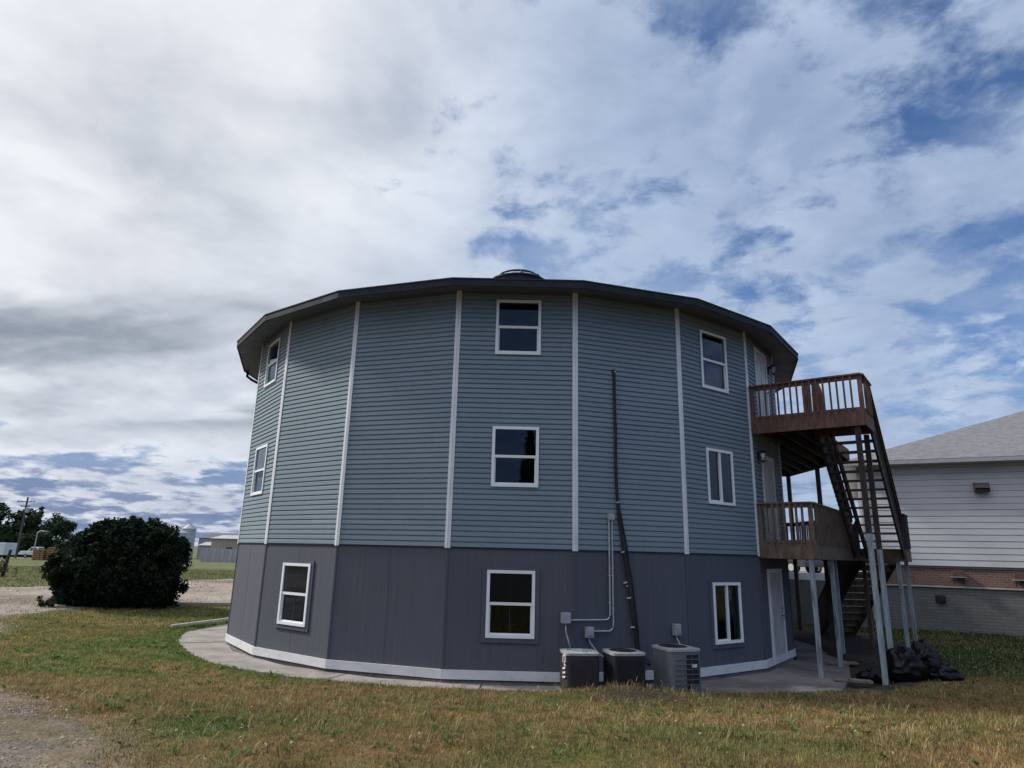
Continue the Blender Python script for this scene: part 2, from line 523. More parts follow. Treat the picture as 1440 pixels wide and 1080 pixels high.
class MB:
    def __init__(s):
        s.v = []
        s.f = []

    def add(s, vs, fs):
        b = len(s.v)
        s.v += [tuple(p) for p in vs]
        s.f += [tuple(i + b for i in f) for f in fs]
        return s

    def quad(s, a, b, c, d):
        return s.add([a, b, c, d], [(0, 1, 2, 3)])

    def frame_box(s, o, ex, ey, ez, x0, x1, y0, y1, z0, z1):
        """box in the local axes ex, ey, ez at origin o"""
        o, ex, ey, ez = (Vector(k) for k in (o, ex, ey, ez))
        P = [o + ex * a + ey * b + ez * c for c in (z0, z1) for b in (y0, y1) for a in (x0, x1)]
        return s.add(P, [(0, 2, 3, 1), (4, 5, 7, 6), (0, 1, 5, 4), (2, 6, 7, 3), (0, 4, 6, 2), (1, 3, 7, 5)])

    def box(s, x0, x1, y0, y1, z0, z1):
        return s.frame_box((0, 0, 0), (1, 0, 0), (0, 1, 0), (0, 0, 1), x0, x1, y0, y1, z0, z1)

    def beam(s, a, b, w, h, up=(0, 0, 1), side=None):
        """rectangular bar from a to b; w across, h along 'up'"""
        a, b = Vector(a), Vector(b)
        d = (b - a)
        L = d.length
        d.normalize()
        if side is None:
            up = Vector(up)
            if abs(d.dot(up.normalized())) > .99:
                up = Vector((0, 1, 0))
            sd = d.cross(up).normalized()
        else:
            sd = Vector(side).normalized()
        u = sd.cross(d).normalized()
        return s.frame_box(a, d, sd, u, 0, L, -w / 2, w / 2, -h / 2, h / 2)

    def tube(s, pts, r, n=8, caps=True):
        pts = [Vector(p) for p in pts]
        rr = r if isinstance(r, (list, tuple)) else [r] * len(pts)
        ref = Vector((.13, .27, .95)).normalized()
        rings = []
        for i, p in enumerate(pts):
            d = (pts[min(i + 1, len(pts) - 1)] - pts[max(i - 1, 0)]).normalized()
            rf = ref if abs(d.dot(ref)) < .95 else Vector((1, 0, 0))
            a = d.cross(rf).normalized()
            b = d.cross(a)
            rings.append([p + (a * math.cos(2 * math.pi * k / n) + b * math.sin(2 * math.pi * k / n)) * rr[i] for k in range(n)])
        vs = [v for g in rings for v in g]
        fs = [(i * n + k, i * n + (k + 1) % n, (i + 1) * n + (k + 1) % n, (i + 1) * n + k) for i in range(len(pts) - 1) for k in range(n)]
        if caps:
            fs += [tuple(range(n))[::-1], tuple((len(pts) - 1) * n + k for k in range(n))]
        return s.add(vs, fs)

    def lathe(s, prof, c=(0, 0, 0), n=24, a0=0.):
        vs, fs = [], []
        for r, z in prof:
            vs += [(c[0] + r * math.cos(a0 + 2 * math.pi * k / n), c[1] + r * math.sin(a0 + 2 * math.pi * k / n), c[2] + z) for k in range(n)]
        for i in range(len(prof) - 1):
            fs += [(i * n + k, i * n + (k + 1) % n, (i + 1) * n + (k + 1) % n, (i + 1) * n + k) for k in range(n)]
        fs.append(tuple(range(n))[::-1])
        fs.append(tuple((len(prof) - 1) * n + k for k in range(n)))
        return s.add(vs, fs)

    def prism(s, poly, z0, z1):
        n = len(poly)
        ar = sum(poly[i][0] * poly[(i + 1) % n][1] - poly[(i + 1) % n][0] * poly[i][1] for i in range(n))
        if ar < 0:
            poly = poly[::-1]
        vs = [(p[0], p[1], z0) for p in poly] + [(p[0], p[1], z1) for p in poly]
        fs = [tuple(range(n))[::-1], tuple(range(n, 2 * n))] + [(i, (i + 1) % n, n + (i + 1) % n, n + i) for i in range(n)]
        return s.add(vs, fs)

    def build(s, name, m, parent=None, smooth=False, origin=None, bevel=0.):
        me = bpy.data.meshes.new(name)
        v = s.v
        if origin is not None:
            v = [(p[0] - origin[0], p[1] - origin[1], p[2] - origin[2]) for p in v]
        me.from_pydata(v, [], s.f)
        if smooth:
            me.polygons.foreach_set('use_smooth', [True] * len(me.polygons))
        me.update()
        o = link_mesh(name, me, m, parent)
        if origin is not None:
            o.location = origin
        if bevel:
            md = o.modifiers.new('edge', 'BEVEL')
            md.width = bevel
            md.segments = 2
            md.limit_method = 'ANGLE'
        return o


def raw_mesh(name, verts, faces_n, idx, cols=None, m=None, parent=None):
    """fast mesh from numpy: all faces have faces_n corners"""
    me = bpy.data.meshes.new(name)
    nf = len(idx) // faces_n
    me.vertices.add(len(verts))
    me.vertices.foreach_set('co', np.asarray(verts, np.float32).ravel())
    me.loops.add(len(idx))
    me.loops.foreach_set('vertex_index', np.asarray(idx, np.int32))
    me.polygons.add(nf)
    me.polygons.foreach_set('loop_start', np.arange(0, nf * faces_n, faces_n, dtype=np.int32))
    me.polygons.foreach_set('loop_total', np.full(nf, faces_n, np.int32))
    if cols is not None:
        at = me.attributes.new('Col', 'FLOAT_COLOR', 'POINT')
        c4 = np.ones((len(verts), 4), np.float32)
        c4[:, :3] = cols
        at.data.foreach_set('color', c4.ravel())
    me.update(calc_edges=True)
    return link_mesh(name, me, m, parent)


# numpy value noise -------------------------------------------------------
def _h(ix, iy, seed):
    n = (ix.astype(np.int64) * 374761393 + iy.astype(np.int64) * 668265263 + seed * 982451653) & 0x7fffffff
    n = ((n ^ (n >> 13)) * 1274126177) & 0x7fffffff
    return ((n ^ (n >> 16)) & 0xffff) / 65535.


def vnoise(x, y, seed=0):
    ix, iy = np.floor(x), np.floor(y)
    fx, fy = x - ix, y - iy
    fx, fy = fx * fx * (3 - 2 * fx), fy * fy * (3 - 2 * fy)
    return (_h(ix, iy, seed) * (1 - fx) + _h(ix + 1, iy, seed) * fx) * (1 - fy) + (_h(ix, iy + 1, seed) * (1 - fx) + _h(ix + 1, iy + 1, seed) * fx) * fy


def fbm(x, y, seed=0, o=4):
    a, s, t = 1., 0., 0.
    for k in range(o):
        s = s + a * vnoise(x * 2 ** k + 17.3 * k, y * 2 ** k - 9.1 * k, seed + k)
        t += a
        a *= .55
    return s / t


def sstep(x, a, b):
    t = np.clip((x - a) / (b - a), 0, 1)
    return t * t * (3 - 2 * t)


# ------------------------------------------------------------------ house geometry frame
CX, CY, R, TH, NS = .1334, 20.5733, 7.8, -.1659, 20
ZB, ZT = 2.3717, 7.6332
FW = 2 * R * math.sin(math.pi / NS)


def nrm(a):
    return Vector((math.sin(a), -math.cos(a), 0))


def tng(a):
    return Vector((math.cos(a), math.sin(a), 0))


def corner(k, r=R, z=0.):
    a = TH + (k - 3) * 2 * math.pi / NS
    return Vector((CX + r * math.sin(a), CY - r * math.cos(a), z))


def face(k):
    a = TH + (k - 2.5) * 2 * math.pi / NS
    return corner(k), nrm(a), tng(a)


def wall_pt(k, u, z, off=0.):
    c, n, t = face(k)
    p = c + t * u + n * off
    return Vector((p.x, p.y, z))


C6, N6, T6 = face(6)


def dk(s, d, z=0.):
    p = C6 + N6 * s + T6 * d
    return Vector((p.x, p.y, z))


# walkway outer radius by bearing (degrees from the camera side, positive to the right)
_wa = [-180, -110, -95, -81, -59, -39, -26, -19, -8, 5, 15, 23, 36, 50, 70, 110, 180]
_wr = [8.6, 8.6, 8.7, 9.02, 8.76, 8.82, 8.66, 8.6, 8.53, 8.5, 8.75, 9.05, 9.7, 10.2, 8.6, 8.6, 8.6]


def walk_r(x, y):
    a = np.degrees(np.arctan2(x - CX, CY - y))
    return np.interp(a, _wa, _wr)


def ground_z(x, y):
    x = np.asarray(x, float)
    y = np.asarray(y, float)
    r = np.hypot(x - CX, y - CY)
    s = r - walk_r(x, y)
    left = sstep(x, 2, -6)
    base = .10 + .10 * left
    A = base + (.65 - base) * sstep(y, 16, 5)
    z = A * sstep(s, .0, 6.0) + .04 * sstep(s, .0, .3)
    z = z + .05 * (fbm(x * .45, y * .45, 5, 3) - .5) * sstep(s, .1, 1.5)
    z = z + .17 * np.exp(-(((x - 2.0) / .95) ** 2 + ((y - 11.35) / .42) ** 2))
    z = np.where(s < 0, -.10 + .0 * s, z)
    far = np.hypot(x, y)
    z = z - .007 * np.clip(far - 45, 0, 160)
    # raised parking terrace soil stays under the slab
    return z


def in_poly(x, y, poly):
    x = np.asarray(x)
    y = np.asarray(y)
    ins = np.zeros(x.shape, bool)
    n = len(poly)
    for i in range(n):
        x0, y0 = poly[i]
        x1, y1 = poly[(i + 1) % n]
        c = ((y0 > y) != (y1 > y))
        xi = (x1 - x0) * (y - y0) / ((y1 - y0) if y1 != y0 else 1e-9) + x0
        ins ^= c & (x < xi)
    return ins


DRIVE = [(-9.9, 13.2), (-11.4, 15.4), (-13.6, 19.6), (-13.9, 21.2), (-11.8, 24.4), (-10.2, 25.8), (-7.6, 28.2), (4, 36), (16, 48), (6, 62), (-17.8, 45.0), (-22.0, 31.5),
         (-34, 26), (-60, 24), (-60, 12), (-24, 10.5), (-13.5, 11.2)]
PATCH = [(-9.6, 11.2), (-7.9, 10.4), (-6.3, 8.8), (-5.0, 7.75), (-3.55, 6.4), (-2.7, 5.45), (-2.0, 3.9), (-2.4, .5), (-13, -2), (-16, 8)]
DIRTY = [(5.9, 12.5), (7.2, 13.0), (8.3, 13.75), (9.4, 15.0), (11.2, 18.5), (11.4, 22.8), (7.5, 23.0), (7.5, 16)]


def gravel_mask(x, y):
    jx = x + 1.1 * (fbm(x * .7, y * .7, 31, 4) - .5)
    jy = y + 1.1 * (fbm(x * .7, y * .7, 47, 4) - .5)
    return in_poly(jx, jy, DRIVE) | in_poly(jx, jy, PATCH)


def gravel_soft(x, y, r=.42):
    w = 0.
    for i in range(8):
        a = i * math.pi / 4
        w = w + gravel_mask(x + r * math.cos(a) * (1 if i % 2 else .5), y + r * math.sin(a) * (1 if i % 2 else .5))
    return w / 8.


def turf_colour(x, y, jit=0.):
    """albedo of the turf: dry straw, olive and green in patches, with right-hand shade and left-hand sun worked in"""
    x = np.asarray(x, float)
    y = np.asarray(y, float)
    p = fbm(x * .38, y * .55, 3, 4)
    p2 = fbm(x * 1.4, y * 1.7, 9, 3)
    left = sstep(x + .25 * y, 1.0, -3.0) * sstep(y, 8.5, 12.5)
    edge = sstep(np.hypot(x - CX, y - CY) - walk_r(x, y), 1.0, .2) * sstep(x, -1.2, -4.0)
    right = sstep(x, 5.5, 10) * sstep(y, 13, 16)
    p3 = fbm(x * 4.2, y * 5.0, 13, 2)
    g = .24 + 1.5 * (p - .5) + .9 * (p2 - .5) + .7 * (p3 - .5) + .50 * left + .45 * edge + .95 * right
    g = g + .32 * np.exp(-(((x - 4.6) / 1.2) ** 2 + ((y - 10.9) / .8) ** 2))
    g = g + .30 * np.exp(-(((x + 2.6) / .7) ** 2 + ((y - 6.6) / .9) ** 2))
    g = g + .30 * sstep(np.hypot(x, y), 35, 60)
    g = np.clip(g + jit, 0, 1)[..., None]
    dry = np.array([.285, .182, .078])
    oli = np.array([.185, .158, .050])
    grn = np.array([.088, .135, .028])
    c = np.where(g < .5, dry + (oli - dry) * g * 2, oli + (grn - oli) * (g - .5) * 2)
    fo = sstep(np.hypot(x, y), 28, 50)[..., None]
    row = fbm(x * .10, y * .55, 120, 3)[..., None]
    c = c * (1 - fo) + (np.array([.135, .150, .058]) * (.55 + .75 * row)) * fo
    bk = sstep(y, 2.5, -1.0)[..., None]               # unseen ground behind the viewpoint, greyed to darken the window reflections
    c = c * (1 - bk) + np.array([.105, .100, .095]) * bk
    return c * .96 * ((1 - .50 * right) * (1 + .30 * left))[..., None]  # shade put into the right lawn's colour, sunlight into the left lawn's


def build_ground():
    def axis(lo, hi, st, far):
        a = list(np.arange(lo, hi + 1e-6, st))
        s, v = st, hi
        while v < far:
            s *= 1.28
            v += s
            a.append(v)
        s, v = st, lo
        while v > -far:
            s *= 1.28
            v -= s
            a.insert(0, v)
        return np.array(a)
    xs, ys = axis(-20, 16, .16, 4000), axis(0, 30, .16, 4000)
    X, Y = np.meshgrid(xs, ys)
    Z = ground_z(X, Y)
    x, y = X.ravel(), Y.ravel()
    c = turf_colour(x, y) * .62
    near = np.hypot(x, y) < 60
    gs = np.zeros(len(x))
    gs[near] = gravel_soft(x[near], y[near])
    c = c + (np.array([.16, .13, .10]) - c) * (gs * .9)[:, None]
    soil = np.array([.085, .066, .048])
    w = np.exp(-(((x - 2.15) / .95) ** 4 + ((y - 11.2) / .42) ** 4))[:, None]
    c = c * (1 - w) + soil * .5 * w
    dirt = in_poly(x + .8 * (fbm(x, y, 71) - .5), y + .8 * (fbm(x, y, 72) - .5), DIRTY)[:, None]
    c = np.where(dirt, np.array([.040, .034, .030]) * (.7 + .7 * fbm(x * 2, y * 2, 77)[:, None]), c)
    nx, ny = len(xs), len(ys)
    i = np.arange(nx * ny).reshape(ny, nx)
    idx = np.stack([i[:-1, :-1], i[:-1, 1:], i[1:, 1:], i[1:, :-1]], -1).reshape(-1)
    o = raw_mesh('ground', np.stack([x, y, Z.ravel()], 1), 4, idx, c, MT['ground'])
    tag(o, kind='structure')
    o.data.polygons.foreach_set('use_smooth', [True] * len(o.data.polygons))
    # gravel: a driveway sheet and the bare patch by the camera
    for name, poly, st in (('gravel_drive', DRIVE, .18), ('gravel_path', PATCH, .1)):
        px, py = [p[0] for p in poly], [p[1] for p in poly]
        gx = np.arange(max(min(px) - 1, -45), max(px) + 1, st)
        gy = np.arange(min(py) - 1, max(py) + 1, st)
        X, Y = np.meshgrid(gx, gy)
        xf, yf = X.ravel(), Y.ravel()
        jx = xf + 1.1 * (fbm(xf * .7, yf * .7, 31, 4) - .5)
        jy = yf + 1.1 * (fbm(xf * .7, yf * .7, 47, 4) - .5)
        ins = in_poly(jx, jy, poly).reshape(X.shape)
        cell = ins[:-1, :-1] & ins[1:, :-1] & ins[:-1, 1:] & ins[1:, 1:]
        Z = ground_z(X, Y)
        rut = .03 * (fbm(X * .9, Y * .25, 88, 3) - .5) + .014 * (fbm(X * 6, Y * 6, 89, 2) - .5)
        Z = Z + .010 + np.maximum(rut, -.004)
        t = fbm(xf * .5, yf * .35, 90, 4)
        t2 = fbm(xf * 3, yf * 3, 91, 3)
        ca, cb = np.array([.29, .245, .205]), np.array([.165, .13, .105])
        k = np.clip((t - .5) * 2.4 + .5 + (t2 - .5) * .9, 0, 1)[:, None]
        c = cb + (ca - cb) * k
        if name == 'gravel_path':
            wk = np.clip((fbm(xf * 1.3, yf * 1.3, 95, 4) - .44) * 5, 0, 1)[:, None]
            c = c * .85 * (1 - wk * .55) + turf_colour(xf, yf) * .7 * wk * .55
        core = ins.copy()
        core[1:-1, 1:-1] = ins[1:-1, 1:-1] & ins[:-2, 1:-1] & ins[2:, 1:-1] & ins[1:-1, :-2] & ins[1:-1, 2:] & ins[:-2, :-2] & ins[2:, 2:] & ins[:-2, 2:] & ins[2:, :-2]
        Z = np.where(core, Z, Z - .06)            # the rim dips under the turf
        i = np.arange(X.size).reshape(X.shape)
        q = np.stack([i[:-1, :-1], i[:-1, 1:], i[1:, 1:], i[1:, :-1]], -1)[cell]
        used, inv = np.unique(q.reshape(-1), return_inverse=True)
        V = np.stack([xf, yf, Z.ravel()], 1)[used]
        o = raw_mesh(name, V, 4, inv, c[used], MT['gravel'])
        o.data.polygons.foreach_set('use_smooth', [True] * len(o.data.polygons))
        tag(o, kind='structure')


build_ground()


def build_pebbles():
    V, I, C = [], [], []
    for n, poly, lo, hi, box in ((16000, PATCH, .006, .022, (-8.5, -1.5, 3.5, 11.5)), (9000, DRIVE, .015, .05, (-26, -6, 11, 34))):
        x = RNG.uniform(box[0], box[1], n)
        y = RNG.uniform(box[2], box[3], n)
        k = in_poly(x + 1.1 * (fbm(x * .7, y * .7, 31, 4) - .5), y + 1.1 * (fbm(x * .7, y * .7, 47, 4) - .5), poly) & (fbm(x * 1.6, y * 1.6, 151, 3) > .40)
        x, y = x[k], y[k]
        m = len(x)
        z = ground_z(x, y) + .012
        r = lo + (hi - lo) * RNG.random(m) ** 2.5
        az = RNG.uniform(0, 6.283, m)
        e = .6 + .5 * RNG.random(m)
        ca, sa = np.cos(az) * r, np.sin(az) * r
        P = [np.stack([x + ca, y + sa, z], 1), np.stack([x - sa * e, y + ca * e, z], 1), np.stack([x - ca * .9, y - sa, z], 1), np.stack([x + sa * e, y - ca * e, z], 1),
             np.stack([x + ca * .2, y + sa * .1, z + r * .75], 1)]
        b = sum(len(v) for v in V)
        V.append(np.stack(P, 1).reshape(-1, 3))
        q = b + np.arange(m)[:, None] * 5
        I.append(np.concatenate([q + t for t in ((0, 1, 4), (1, 2, 4), (2, 3, 4), (3, 0, 4))], 1).reshape(-1))
        c = np.array([.30, .26, .22]) * (.45 + .95 * RNG.random((m, 1))) + RNG.normal(0, .012, (m, 3))
        C.append(np.repeat(np.clip(c, .02, .6), 5, 0))
    o = raw_mesh('loose_stones', np.concatenate(V), 3, np.concatenate(I), np.concatenate(C), MT['blade'])
    tag(o, 'loose grey and tan stones scattered over the gravel', 'gravel', kind='stuff')


build_pebbles()


def build_grass():
    """blades of the mown lawn, countless: one object"""
    def sample(n, x0, x1, y0, y1):
        x = RNG.uniform(x0, x1, n)
        y = RNG.uniform(y0, y1, n)
        r = np.hypot(x - CX, y - CY)
        ok = (r > walk_r(x, y) + .02 + .05 * RNG.random(n)) & (np.abs(x) < .86 * y + 11.0)
        ok &= RNG.random(n) > np.clip(1.1 - 1.5 * np.clip(fbm(x * 2.2, y * 2.2, 66, 3) - .42, 0, 1), .6, .985) * gravel_soft(x, y, .45)
        dm = in_poly(x, y, DIRTY)
        ok &= (~dm) | (RNG.random(n) < .02)
        thin = np.exp(-(((x - 2.15 + .35 * (fbm(x * 3, y * 3, 131, 2) - .5)) / .85) ** 4 + ((y - 11.18) / .30) ** 4))
        ok &= RNG.random(n) > thin * .93
        return x[ok], y[ok]
    V, C = [], []
    for n, box, h0, w0 in ((240000, (-7, 7, 4.2, 7.6), .046, .0042), (250000, (-9, 9.5, 7.6, 12.6), .055, .006),
                           (150000, (-15, -4, 12.2, 19), .055, .009), (90000, (-20, -6, 19, 26), .06, .014),
                           (80000, (7, 20, 11, 23.4), .06, .014), (90000, (-46, -14, 27, 64), .11, .03),
                           (90000, (7, 15, 1, 11), .05, .008), (70000, (-15, -7, 1, 12.2), .05, .008), (60000, (-7, 7, .5, 4.2), .046, .005)):
        x, y = sample(n, *box)
        n = len(x)
        z = ground_z(x, y)
        clump = fbm(x * 2.6, y * 2.6, 21, 3)
        tall = RNG.random(n) < .035
        h = h0 * .72 * (.5 + .9 * RNG.random(n)) * (.25 + 1.5 * clump) * (.5 + 1.0 * vnoise(x * 14, y * 10, 41))
        h = np.where(tall, h * 1.9, h)
        # tufts on the little mound by the wall
        h = h * (1 + 1.3 * np.exp(-(((x - 2.1) / .8) ** 2 + ((y - 11.2) / .3) ** 2)))
        az = RNG.uniform(0, 2 * np.pi, n)
        lean = np.abs(RNG.normal(.75, .5, n))
        w = w0 * (.7 + .6 * RNG.random(n))
        dx, dy = np.cos(az), np.sin(az)
        sx, sy = -dy, dx
        tipx = x + dx * h * np.sin(lean)
        tipy = y + dy * h * np.sin(lean)
        tipz = z + h * np.maximum(np.cos(lean), .12) + .004
        b0 = np.stack([x - sx * w, y - sy * w, z - .01], 1)
        b1 = np.stack([x + sx * w, y + sy * w, z - .01], 1)
        t = np.stack([tipx, tipy, tipz], 1)
        p4 = fbm(x * 14, y * 10, 41, 2)
        p5 = fbm(x * 5, y * 3.6, 43, 2)
        tuft = np.clip(.25 + 1.5 * (p4 - .12) * (.55 + .9 * p5), .3, 1.9)
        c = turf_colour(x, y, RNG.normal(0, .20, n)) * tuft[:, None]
        straw = (RNG.random(n) < .20 * (.4 + 1.2 * fbm(x * 1.1, y * 1.3, 61, 3)))[:, None]
        c = np.where(straw, np.array([.33, .26, .145]) * (.7 + .6 * RNG.random((n, 1))), c * (.6 + .95 * RNG.random((n, 1))))
        V.append(np.stack([b0, b1, t], 1).reshape(-1, 3))
        C.append(np.repeat(c, 3, 0) * np.tile(np.array([[.75], [.75], [1.2]]), (n, 1)))
    # broad-leaved weeds in flat rosettes, longer tufts and bits of dry litter
    def leafset(px, py, L, w, tilt, col, k):
        m = len(px)
        pz = ground_z(px, py)
        for j in range(k):
            az = RNG.uniform(0, 2 * np.pi, m)
            ll = L * (.6 + .7 * RNG.random(m))
            up = ll * np.sin(tilt) * RNG.uniform(.5, 1.3, m)
            ex_, ey_ = np.cos(az), np.sin(az)
            mid = np.stack([px + ex_ * ll * .55, py + ey_ * ll * .55, pz + .02 + up * .8], 1)
            sd = np.stack([-ey_ * w, ex_ * w, np.zeros(m)], 1)
            root = np.stack([px, py, pz + .005], 1)
            tip = np.stack([px + ex_ * ll, py + ey_ * ll, pz + .02 + up], 1)
            cc = np.asarray(col) * (.65 + .7 * RNG.random((m, 1)))
            V.append(np.stack([root, mid + sd, mid - sd, mid - sd, mid + sd, tip], 1).reshape(-1, 3))
            C.append(np.repeat(cc, 6, 0))
    def scatter(n, *box):
        x, y = sample(n, *box)
        f = fbm(x * .8, y * .8, 101, 3)
        kk = f > .48
        return x[kk], y[kk]
    leafset(*scatter(700, -8, 8, 4.5, 12), .085, .013, .35, (.070, .125, .028), 6)
    leafset(*scatter(420, -13, -4, 11, 20), .10, .018, .4, (.085, .15, .03), 6)
    leafset(*scatter(1500, -9, 9, 4.5, 12.3), .13, .0035, 1.0, (.30, .23, .11), 4)
    leafset(*scatter(1600, -9, 10, 4.5, 12.3), .05, .012, .1, (.40, .31, .19), 1)
    leafset(*scatter(900, -9, 10, 4.5, 12.3), .045, .014, .15, (.12, .07, .04), 1)
    V = np.concatenate(V)
    C = np.concatenate(C)
    o = raw_mesh('grass', V, 3, np.arange(len(V)), C, MT['blade'])
    tag(o, 'short dry mown grass blades covering the lawn', 'grass', kind='stuff')


build_grass()


# ------------------------------------------------------------------ walkway, patio
def build_paving():
    mb = MB()
    edges = [-110, -96, -82, -66, -47, -24, -4, 12]
    for a0, a1 in zip(edges[:-1], edges[1:]):
        n = 8
        inn, out = [], []
        for i in range(n + 1):
            a = a0 + .12 + (a1 - a0 - .24) * i / n
            ro = float(np.interp(a, _wa, _wr))
            ar = rad(a)
            # inner edge follows the flat wall faces
            ph = (ar - TH + 2.5 * 2 * math.pi / NS) / (2 * math.pi / NS)
            fr = (ph + .5) % 1 - .5
            ri = R * math.cos(math.pi / NS) / math.cos((((ar - TH) / (2 * math.pi / NS) + .5) % 1 - .5) * 2 * math.pi / NS) + .05
            inn.append((CX + ri * math.sin(ar), CY - ri * math.cos(ar)))
            out.append((CX + ro * math.sin(ar), CY - ro * math.cos(ar)))
        mb.prism(inn + out[::-1], -.2, -.035 + random.uniform(-.008, .008))
    o = mb.build('walkway', MT['concrete'])
    tag(o, kind='structure')
    mb = MB()
    inn = []
    for k in (4.2, 5, 6, 7, 8, 9):
        c = corner(int(k)) if k == int(k) else corner(4) + (corner(5) - corner(4)) * .20
        v = (c - Vector((CX, CY, 0)))
        c = c + v.normalized() * .05
        inn.append((c.x, c.y))
    out = [(CX + float(np.interp(a, _wa, _wr)) * math.sin(rad(a)), CY - float(np.interp(a, _wa, _wr)) * math.cos(rad(a))) for a in (12.3, 16, 20, 24, 28, 32, 36, 38)] + [(7.2, 14.6), (8.6, 17.5), (11.3, 18.2), (11.4, 22.6)]
    mb.prism(inn + out[::-1], -.2, -.045)
    o = mb.build('patio', MT['patio'])
    tag(o, kind='structure')


build_paving()


# ------------------------------------------------------------------ the round building
def build_house():
    H = thing('round_building', 'twenty-sided round building with teal lap siding over a dark grey basement storey', 'building', (CX, CY, 0))
    WINS = {3: [(.79, 1.73, 6.24, 7.44, 'hung'), (.79, 1.72, 3.53, 4.73, 'hung'), (.775, 1.685, .75, 1.96, 'hung')],
            5: [(.735, 1.665, 5.95, 7.31, 'hung'), (.755, 1.665, 3.40, 4.60, 'slide'), (.745, 1.66, .59, 1.79, 'slide')],
            1: [(.76, 1.70, .72, 1.96, 'hung')],
            0: [(.73, 1.73, 6.28, 7.44, 'hung'), (.73, 1.73, 3.50, 4.70, 'hung')]}
    CAP = [('crevice', 0)]
    # --- siding with a moulded lap profile, real openings
    EX = .1016

    def prof(z, upper):
        t = (z - ZB) / EX
        f = t - math.floor(t + 1e-6)
        if upper and f < 1e-4:
            f = 1.0
        if f < .66:
            return .023 - .004 * f
        if f < .80:
            return .0204 * (1 - (f - .66) / .14)
        return 0.0
    sd = MB()
    zmax = ZT + .10
    for k in range(NS):
        ops = [w for w in WINS.get(k, []) if w[2] > 2.4]
        zs = set()
        z = ZB
        while z < zmax:
            for fr in (0, .66, .80):
                if z + fr * EX < zmax:
                    zs.add(round(z + fr * EX, 5))
            z += EX
        zs.add(zmax)
        for w in ops:
            zs.add(w[2] + .03)
            zs.add(w[3] - .03)
        zs = sorted(zs)
        for za, zb in zip(zs[:-1], zs[1:]):
            zm = (za + zb) / 2
            spans = [(0., FW)]
            for w in ops:
                if w[2] + .03 < zm < w[3] - .03:
                    spans = [(0., w[0] + .03), (w[1] - .03, FW)]
            oa, ob = prof(za + 1e-7, False), prof(zb - 1e-7, True)
            fr = ((za - ZB) / EX) % 1
            butt = fr < 1e-3 or fr > 1 - 1e-3
            for u0, u1 in spans:
                sd.quad(wall_pt(k, u0, za, oa), wall_pt(k, u1, za, oa), wall_pt(k, u1, zb, ob), wall_pt(k, u0, zb, ob))
                if butt:
                    sd.quad(wall_pt(k, u0, za, 0), wall_pt(k, u1, za, 0), wall_pt(k, u1, za, oa), wall_pt(k, u0, za, oa))
    sd.build('siding', MT['siding'], H)
    # --- basement plywood walls with openings
    bw = MB()
    for k in range(NS):
        ops = [w for w in WINS.get(k, []) if w[2] < 2.4]
        zt = ZB + .004
        us = [0, FW]
        if ops:
            w = ops[0]
            a, b, c, d = w[0] + .03, w[1] - .03, w[2] + .03, w[3] - .03
            rects = [(0, a, 0, zt), (b, FW, 0, zt), (a, b, 0, c), (a, b, d, zt)]
        else:
            rects = [(0, FW, 0, zt)]
        for u0, u1, z0, z1 in rects:
            bw.quad(wall_pt(k, u0, z0), wall_pt(k, u1, z0), wall_pt(k, u1, z1), wall_pt(k, u0, z1))
    bw.build('basement_wall', MT['plywood'], H)
    fl = MB()
    for k in range(NS):
        c, n, t = face(k)
        fl.frame_box(c, t, n, (0, 0, 1), 0, FW, .002, .024, ZB - .022, ZB - .003)
    fl.build('drip_flashing', MT['fascia'], H)
    sl = MB()
    sl.prism([tuple(corner(k, R - .02).xy) for k in range(NS)], -.2, .012)
    sl.build('foundation', MT['concrete'], H)
    for k in range(NS):
        c, n, t = face(k)
        b = MB().frame_box(c, t, n, (0, 0, 1), -.004, FW + .004, .003, .034, .025, .185)
        b.build('base_board', MT['basewhite'], H)
        # plywood seam battens (narrow, same paint)
        c2, n2, t2 = face(k + 1)
        MB().frame_box(c, t, n, (0, 0, 1), FW - .028, FW + .002, .002, .016, .2, ZB - .025).build('corner_batten', MT['plywood'], H)
        MB().frame_box(c2, t2, n2, (0, 0, 1), .001, .03, .003, .013, .2, ZB - .025).build('corner_batten', MT['plywood'], H)
        MB().frame_box(c, t, n, (0, 0, 1), FW / 2 - .003, FW / 2 + .003, .0, .003, .2, ZB - .025).build('panel_batten', MT['plywood'], H)
        # white corner trim: a folded board, one leaf on each face
        g = MB()
        zt = ZT - .005
        g.frame_box(c, t, n, (0, 0, 1), FW - .052, FW + .003, .004, .034, ZB - .03, zt)
        g.frame_box(c2, t2, n2, (0, 0, 1), -.003, .052, .004, .0335, ZB - .03, zt)
        g.build('corner_trim', MT['trim'], H)
    # --- frieze, soffit, fascia, roof
    fz = MB()
    for k in range(NS):
        c, n, t = face(k)
        fz.frame_box(c, t, n, (0, 0, 1), .054, FW - .054, .004, .026, ZT - .07, ZT - .002)
    fz.build('frieze_board', MT['soffit'], H)
    RE = 8.48
    so = MB()
    for k in range(NS):
        so.quad(corner(k, R - .05, ZT + .008), corner(k, RE - .02, ZT - .135), corner(k + 1, RE - .02, ZT - .135), corner(k + 1, R - .05, ZT + .008))
    so.build('soffit', MT['soffit'], H)
    fa = MB()
    for k in range(NS):
        a, b = corner(k, RE - .035), corner(k + 1, RE - .035)
        a2, b2 = corner(k, RE - .005), corner(k + 1, RE - .005)
        vs = [(p.x, p.y, z) for z in (ZT - .155, ZT - .012) for p in (a, b, b2, a2)]
        fa.add(vs, [(0, 1, 2, 3), (4, 7, 6, 5), (3, 2, 6, 7), (0, 4, 5, 1)])
    fa.build('fascia', MT['fascia'], H)
    rf = MB()
    rt = 10.35
